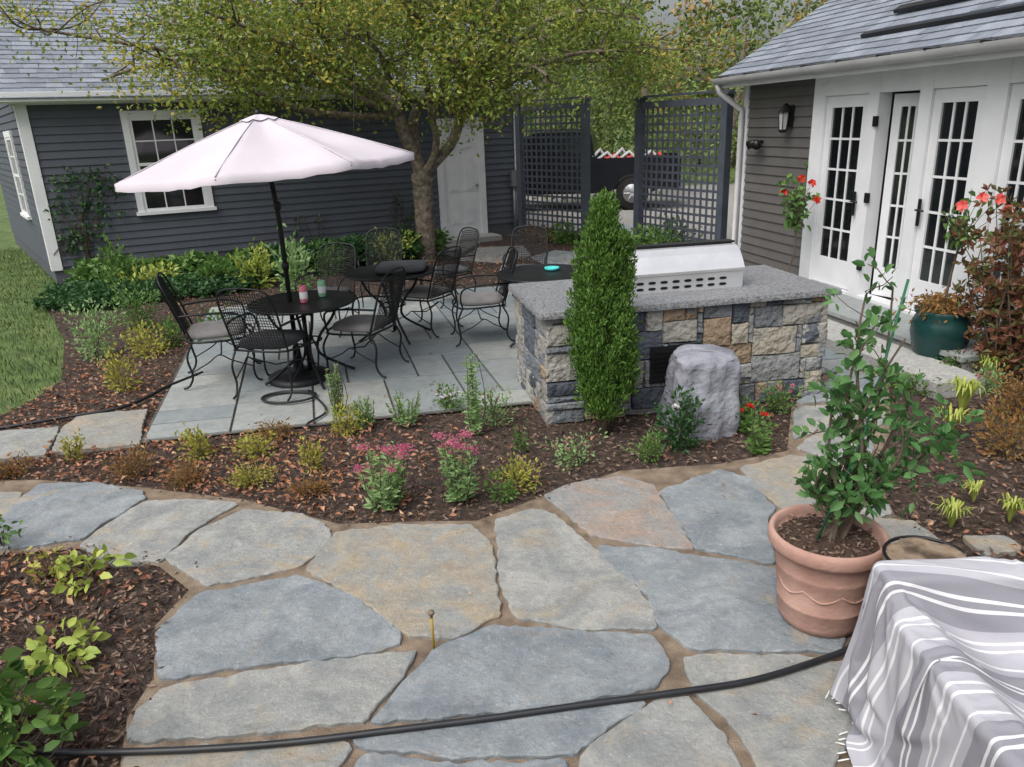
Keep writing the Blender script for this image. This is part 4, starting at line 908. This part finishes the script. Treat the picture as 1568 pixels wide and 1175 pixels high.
# ------------------------------------------------------------------ right side plants
def flower(mb,t,r,m,d=None):
    q=6;an=np.arange(q)*6.283/q+random.random();u_=np.array(d if d is not None else (-.4,-1,.3));u_=u_/np.linalg.norm(u_);a=np.cross(u_,[0,0,1]);a/=np.linalg.norm(a);b=np.cross(u_,a)
    D=np.cos(an)[:,None]*a+np.sin(an)[:,None]*b+u_*.45;mb.leaves(np.tile(np.array(t),(q,1)),D,r,.95,m,fine=True)
def standard(name,base,z0,h,R,N,leaf,lm,fm,fls,tr=.014,lean=(0,0)):
    mb=MB();b=Vector(base);b.z=z0;top=b+Vector((lean[0],lean[1],h*.6));branch(mb,b,top,tr,tr*.7,1,6,.03,7);c=b+Vector((lean[0],lean[1],h-R*.7))
    for i in range(14):
        e_=c+Vector((random.gauss(0,R*.6),random.gauss(0,R*.6),random.gauss(0,R*.5)));P_=branch(mb,top,e_,.006,.002,1,4,.08,4)
        for q in range(int(N/14)):
            t=random.choice(P_[1:])+rv(R*.16);mb.leaves([tuple(t)],[tuple(rv()+Vector((0,0,-.1)))],leaf*random.uniform(.7,1.2),.6,0,fine=True)
    for o in fls:
        flower(mb,tuple(c+Vector(o)),.055,2);branch(mb,top,c+Vector(o),.004,.002,1,4,.05,4)
    mb.obj(name,[lm,m_twig,fm])
standard('hibiscus_tree',(3.2,8.75,0),0,1.42,.2,190,.085,l_green,p_red,[(-.05,-.2,.15),(.06,-.22,.1),(.14,-.2,-.08),(-.2,-.1,0)],.014,(.1,0))
up=gp(1432,560);ux2,uy2=up.x,up.y
mb=MB();mb.lathe((ux2,uy2,0),[(.13,0),(.15,.02),(.2,.15),(.235,.3),(.23,.4),(.2,.46),(.225,.5),(.215,.505),(.19,.47),(.01,.46)],36,0);mb.lathe((ux2,uy2,0),[(.19,.462),(.05,.475),(.001,.475)],24,1);mb.obj('teal_urn_planter',[m_teal,m_soil])
standard('potted_hibiscus',(ux2,uy2,0),.46,.98,.2,120,.07,l_green,p_coral,[(-.15,-.2,.08),(.16,-.18,.12),(.28,-.1,.02),(0,-.2,.14)],.012,(.05,0))
mb=MB();k=900;c=np.array([ux2,uy2,.52]);mb.leaves(c+rng.normal(size=(k,3))*np.array([.1,.1,.05]),rng.normal(size=(k,3))+np.array([0,0,.1]),rng.uniform(.03,.07,k),.4,0)
mb.tube([(ux2,uy2,.46),(ux2+.03,uy2,.56)],.01,5,1);mb.obj('potted_fern',[l_rust,m_twig])
mb=MB();rb=Vector((3.95,5.75,0))
for i in range(24):
    e_=rb+Vector((random.gauss(0,.18),random.gauss(0,.18),random.uniform(.7,1.5)));P_=branch(mb,rb,e_,.01,.003,1,5,.05,5)
    for q in range(26):
        t=random.choice(P_[1:])+rv(.06);mb.leaves([tuple(t)]*4,[tuple(rv()+Vector((0,0,.3))) for _ in range(4)],.075,.5,0)
mb.obj('burgundy_shrub',[l_red,m_twig])
for u,v,h,w_,l_,lf in ((1545,700,100,80,l_rust,.04),(1560,640,80,70,l_rust,.04),(1500,575,45,80,l_red,.04),(1400,600,30,60,l_green,.04),(1540,560,60,60,l_red,.05),(1455,575,35,40,l_green,.04)):
    bushy('border_shrub',u,v,h,w_,lf,l_,.7)
bushy('pink_yarrow',1505,600,40,60,.03,l_pale,.6,p_pink,8,.016)
for u,v,h,w_ in ((1470,640,55,70),(1455,670,40,70),(1455,810,40,75),(1545,800,38,60),(1510,590,40,50),(1490,770,30,50)):blades('yellow_grass_clump',u,v,h,w_,40,l_lime,.05)
# ------------------------------------------------------------------ terracotta pot + citrus
pc=Vector((1.30,2.80,0));mb=MB();z0=.028
prp=[(.15,0),(.165,.004),(.172,.03),(.18,.1),(.183,.105),(.183,.113),(.18,.118),(.19,.2),(.196,.25),(.2,.26),(.2,.27),(.197,.28),(.205,.335),(.21,.345),(.232,.355),(.238,.37),(.238,.4),(.232,.418),(.222,.422),(.212,.414),(.206,.39),(.2,.36)]
mb.lathe((pc.x,pc.y,z0),prp,64,0);mb.lathe((pc.x,pc.y,z0),[(.202,.37),(.15,.385),(.05,.39),(.001,.39)],40,1)
for k in range(8):
    a0=k*2*math.pi/8;Pq=[]
    for t in range(13):
        a=a0+2*math.pi/8*t/12;Pq.append((pc.x+.188*math.cos(a),pc.y+.188*math.sin(a),z0+.215-.035*math.sin(math.pi*t/12)))
    mb.tube(Pq,.0055,5,0)
k=350;an=rng.random(k)*6.28;rr=np.sqrt(rng.random(k))*.19
mb.leaves(np.stack([pc.x+rr*np.cos(an),pc.y+rr*np.sin(an),np.full(k,z0+.39)],1),rng.normal(size=(k,3))*np.array([1,1,.3]),rng.uniform(.015,.035,k),.4,2)
mb.obj('terracotta_pot',[m_terra,m_soil,m_chip])
mb=MB();zb=z0+.39
tops=[(.22,.15,1.02),(.27,.1,.82),(.12,.05,.9),(.02,.1,.62),(.34,.12,.55),(.42,0,.36),(-.04,.0,.45),(.2,-.05,.55),(.14,.2,.98),(.5,.1,.42),(.28,.0,.3),(.06,-.1,.28),(.16,0,.72),(-.02,.05,.3)]
for tx,ty,tz in tops:
    b=pc+Vector((random.uniform(-.03,.06),random.uniform(-.03,.03),0));b.z=zb;e_=Vector((pc.x+tx,pc.y+ty,zb+tz))
    P_=branch(mb,b,e_,.010,.004,1,8,.06,7)
    for q in range(9):
        s_=P_[random.randint(2,8)];e3=s_+Vector((random.gauss(0,.07),random.gauss(0,.07),random.gauss(.03,.05)));P3=branch(mb,s_,e3,.003,.002,1,3,.05,4)
        for w_ in range(9):
            t=random.choice(P3)+rv(.018);d=(t-(s_+Vector((0,0,-.05)))).normalized()+rv(.5)
            mb.leaves([tuple(t)],[tuple(d)],random.uniform(.04,.068),.55,0,fine=True,fold=.08)
mb.tube([(pc.x-.05,pc.y-.02,zb),(pc.x+.1,pc.y,zb+.45),(pc.x+.25,pc.y+.1,zb+1.06)],.006,6,2)
mb.obj('potted_citrus_tree',[l_cit,m_twig,mat('green_stake',[(30,84,60),(36,96,68)],bump=0)])
mb=MB();sc=(1.535,2.47);lr=.84;mb.lathe((sc[0],sc[1],0),[(.17*lr,0),(.165*lr,.1),(.15*lr,.3),(.16*lr,.46),(.17*lr,.5),(.165*lr,.51),(.15*lr,.505),(.002,.505)],40,0,wob=lambda i,a:1+.07*math.sin(5*a)+.04*math.sin(11*a+1)+.02*math.sin(23*a))
mb.tube([(sc[0]+.15*math.cos(t*math.pi/16),sc[1]+.15*math.sin(t*math.pi/16),.508) for t in range(33)],.007,6,1)
mb.obj('log_side_table',[m_wood,m_black])
# ------------------------------------------------------------------ chair with blanket
ch=empty('armchair')
Rv,UV,nx,ny=CL
b=MB();b.add(Rv,[(j*nx+i,j*nx+i+1,(j+1)*nx+i+1,(j+1)*nx+i) for j in range(ny-1) for i in range(nx-1)],0,True)
for j in range(1,ny-1,2):
    p=Vector(Rv[j*nx]);d=(Vector(Rv[j*nx])-Vector(Rv[j*nx+3]));d.normalize();d=d*.5+Vector((0,0,-.5))+rv(.15)
    if p.z<.07:d.z=-.1
    q=p+d*.05;q.z=max(q.z,.03);q2=q+d*.03+rv(.004);q2.z=max(q2.z,.03);b.tube([p,q,q2],.0035,5,1)
o=b.obj('throw_blanket',[None,m_fringe],ch)
uv=o.data.uv_layers.new(name='UVMap');vi=np.zeros(len(o.data.loops),int);o.data.loops.foreach_get('vertex_index',vi)
U_=np.array(UV+[(0,0)]*(len(o.data.vertices)-len(UV)),float);uv.data.foreach_set('uv',U_[vi].ravel())
m=bpy.data.materials.new('striped_throw');m.use_nodes=True;nt=m.node_tree;N=nt.nodes;L=nt.links;bs=N['Principled BSDF'];bs.inputs['Roughness'].default_value=.95;bs.inputs['Specular IOR Level'].default_value=.1
u_=N.new('ShaderNodeUVMap');sp=N.new('ShaderNodeSeparateXYZ');L.new(u_.outputs[0],sp.inputs[0])
ml=N.new('ShaderNodeMath');ml.operation='MULTIPLY';ml.inputs[1].default_value=4.2;L.new(sp.outputs[1],ml.inputs[0]);fr_=N.new('ShaderNodeMath');fr_.operation='FRACT';L.new(ml.outputs[0],fr_.inputs[0])
cr=N.new('ShaderNodeValToRGB');cr.color_ramp.interpolation='CONSTANT';E=cr.color_ramp.elements
gr=(134,134,142);wh=(206,206,210);mg=(166,166,174)
st=[(0,mg),(.12,wh),(.15,mg),(.21,wh),(.24,mg),(.34,gr),(.50,wh),(.53,gr),(.58,wh),(.61,gr),(.78,mg),(.88,wh),(.91,mg)]
while len(E)<len(st):E.new(.5)
for e_,(p_,c_) in zip(E,st):e_.position=p_;e_.color=lin(c_)
L.new(fr_.outputs[0],cr.inputs[0]);L.new(cr.outputs[0],bs.inputs['Base Color'])
wv=N.new('ShaderNodeTexNoise');wv.inputs['Scale'].default_value=260;tc=N.new('ShaderNodeTexCoord');L.new(tc.outputs['Object'],wv.inputs[0]);bp=N.new('ShaderNodeBump');bp.inputs['Strength'].default_value=.4;bp.inputs['Distance'].default_value=.004;L.new(wv.outputs[0],bp.inputs['Height']);L.new(bp.outputs[0],bs.inputs['Normal'])
o.data.materials[0]=m
sb_=o.modifiers.new('smooth','SUBSURF');sb_.levels=1;sb_.render_levels=1
b=MB();O0=(0,0);X_=(1,0);Y_=(0,1)
for x_ in (1.215,2.005):
    for y_ in (1.215,2.09):b.box(O0,X_,Y_,x_,x_+.04,y_,y_+.04,.024,.515)
    b.box(O0,X_,Y_,x_-.01,x_+.05,1.21,2.135,.516,.55)
    for k in range(7):b.box(O0,X_,Y_,x_+.01,x_+.03,1.31+k*.11,1.34+k*.11,.36,.515)
b.box(O0,X_,Y_,1.256,2.004,1.21,2.11,.31,.405);b.box(O0,X_,Y_,1.22,2.04,2.136,2.175,.3,.65)
b.obj('frame',[m_wood],ch)
# ------------------------------------------------------------------ hoses, stake, feeder
def hose(name,px,z=.055,r=.012):
    P_=catmull([gp(u,v,z) for u,v in px],10);mb=MB();mb.tube(P_,r,8);mb.obj(name,[m_hose])
hose('garden_hose',[(60,1150),(140,1152),(300,1147),(450,1136),(600,1118),(760,1098),(900,1078),(1020,1062),(1150,1042),(1250,1012),(1300,992),(1335,960),(1400,935)],.04,.0125)
hose('garden_hose',[(-80,662),(0,655),(90,640),(180,625),(225,608),(255,592),(310,570)],.03,.014)
mb=MB();c=gp(442,608,.045)
P_=[(c.x+(.2+.012*(t/20))*math.cos(t*math.pi/10),c.y+(.13+.01*(t/20))*math.sin(t*math.pi/10),.042+.006*(t/20)) for t in range(44)]
P_+=catmull([P_[-1],gp(500,628,.045),gp(470,650,.045),gp(520,648,.045)],5);mb.tube(P_,.009,7);mb.obj('coiled_hose',[m_hose])
mb=MB();c=gp(665,998);mb.tube([(c.x,c.y,.0),(c.x,c.y,.17)],.006,8,0);mb.lathe((c.x,c.y,.17),[(.006,0),(.007,.015),(.014,.02),(.014,.032),(.004,.034)],10,1);mb.obj('garden_stake',[m_brass,m_wood])
mb=MB();r_=ray(543,225);t_=8.5/r_.y;c=Vector((r_.x*t_,8.5,H+r_.z*t_))
mb.tube([(c.x-.25,c.y+2.6,3.6),(c.x-.1,c.y+1,2.9),(c.x,c.y,c.z+.06)],.003,4,1);mb.lathe(tuple(c),[(.01,-.05),(.035,-.03),(.045,0),(.03,.03),(.05,.035),(.01,.07)],14,0);mb.obj('bird_feeder',[m_wood,m_black])
def bigleaf(name,pos,h,R,N,leaf,lm,wr=.55):
    mb=MB();p=Vector(pos)
    for i in range(N):
        a=random.random()*6.28;rr=R*random.random()**.6;z=h*random.uniform(.35,1)*(1-.4*(rr/R)**2);e_=p+Vector((rr*math.cos(a),rr*math.sin(a),z))
        branch(mb,p,e_,.004,.002,1,4,.06,4)
        for q in range(4):
            t=e_+rv(.02);d=Vector((math.cos(a),math.sin(a),.25))+rv(.6);mb.leaves([tuple(t)],[tuple(d)],leaf*random.uniform(.7,1.15),wr,0,fine=True,fold=.07)
    mb.obj(name,[lm,m_twig])
p=gp(20,1210);bigleaf('foreground_shrub',(p.x-.08,p.y,0),.46,.27,85,.075,l_green,.66)
p=gp(95,1010);bigleaf('lime_hydrangea',p,.12,.15,18,.075,l_lime,.6)
p=gp(140,890);bigleaf('lime_hydrangea',p,.12,.14,18,.07,l_lime,.6)
p=gp(75,885);bigleaf('lime_hydrangea',p,.16,.1,16,.045,l_yel,.4)
p=gp(5,840);bigleaf('border_perennial',p,.2,.1,14,.05,l_green)
p=gp(60,1100);bigleaf('border_perennial',(p.x-.1,p.y,0),.14,.2,14,.06,l_lime)
print('done')
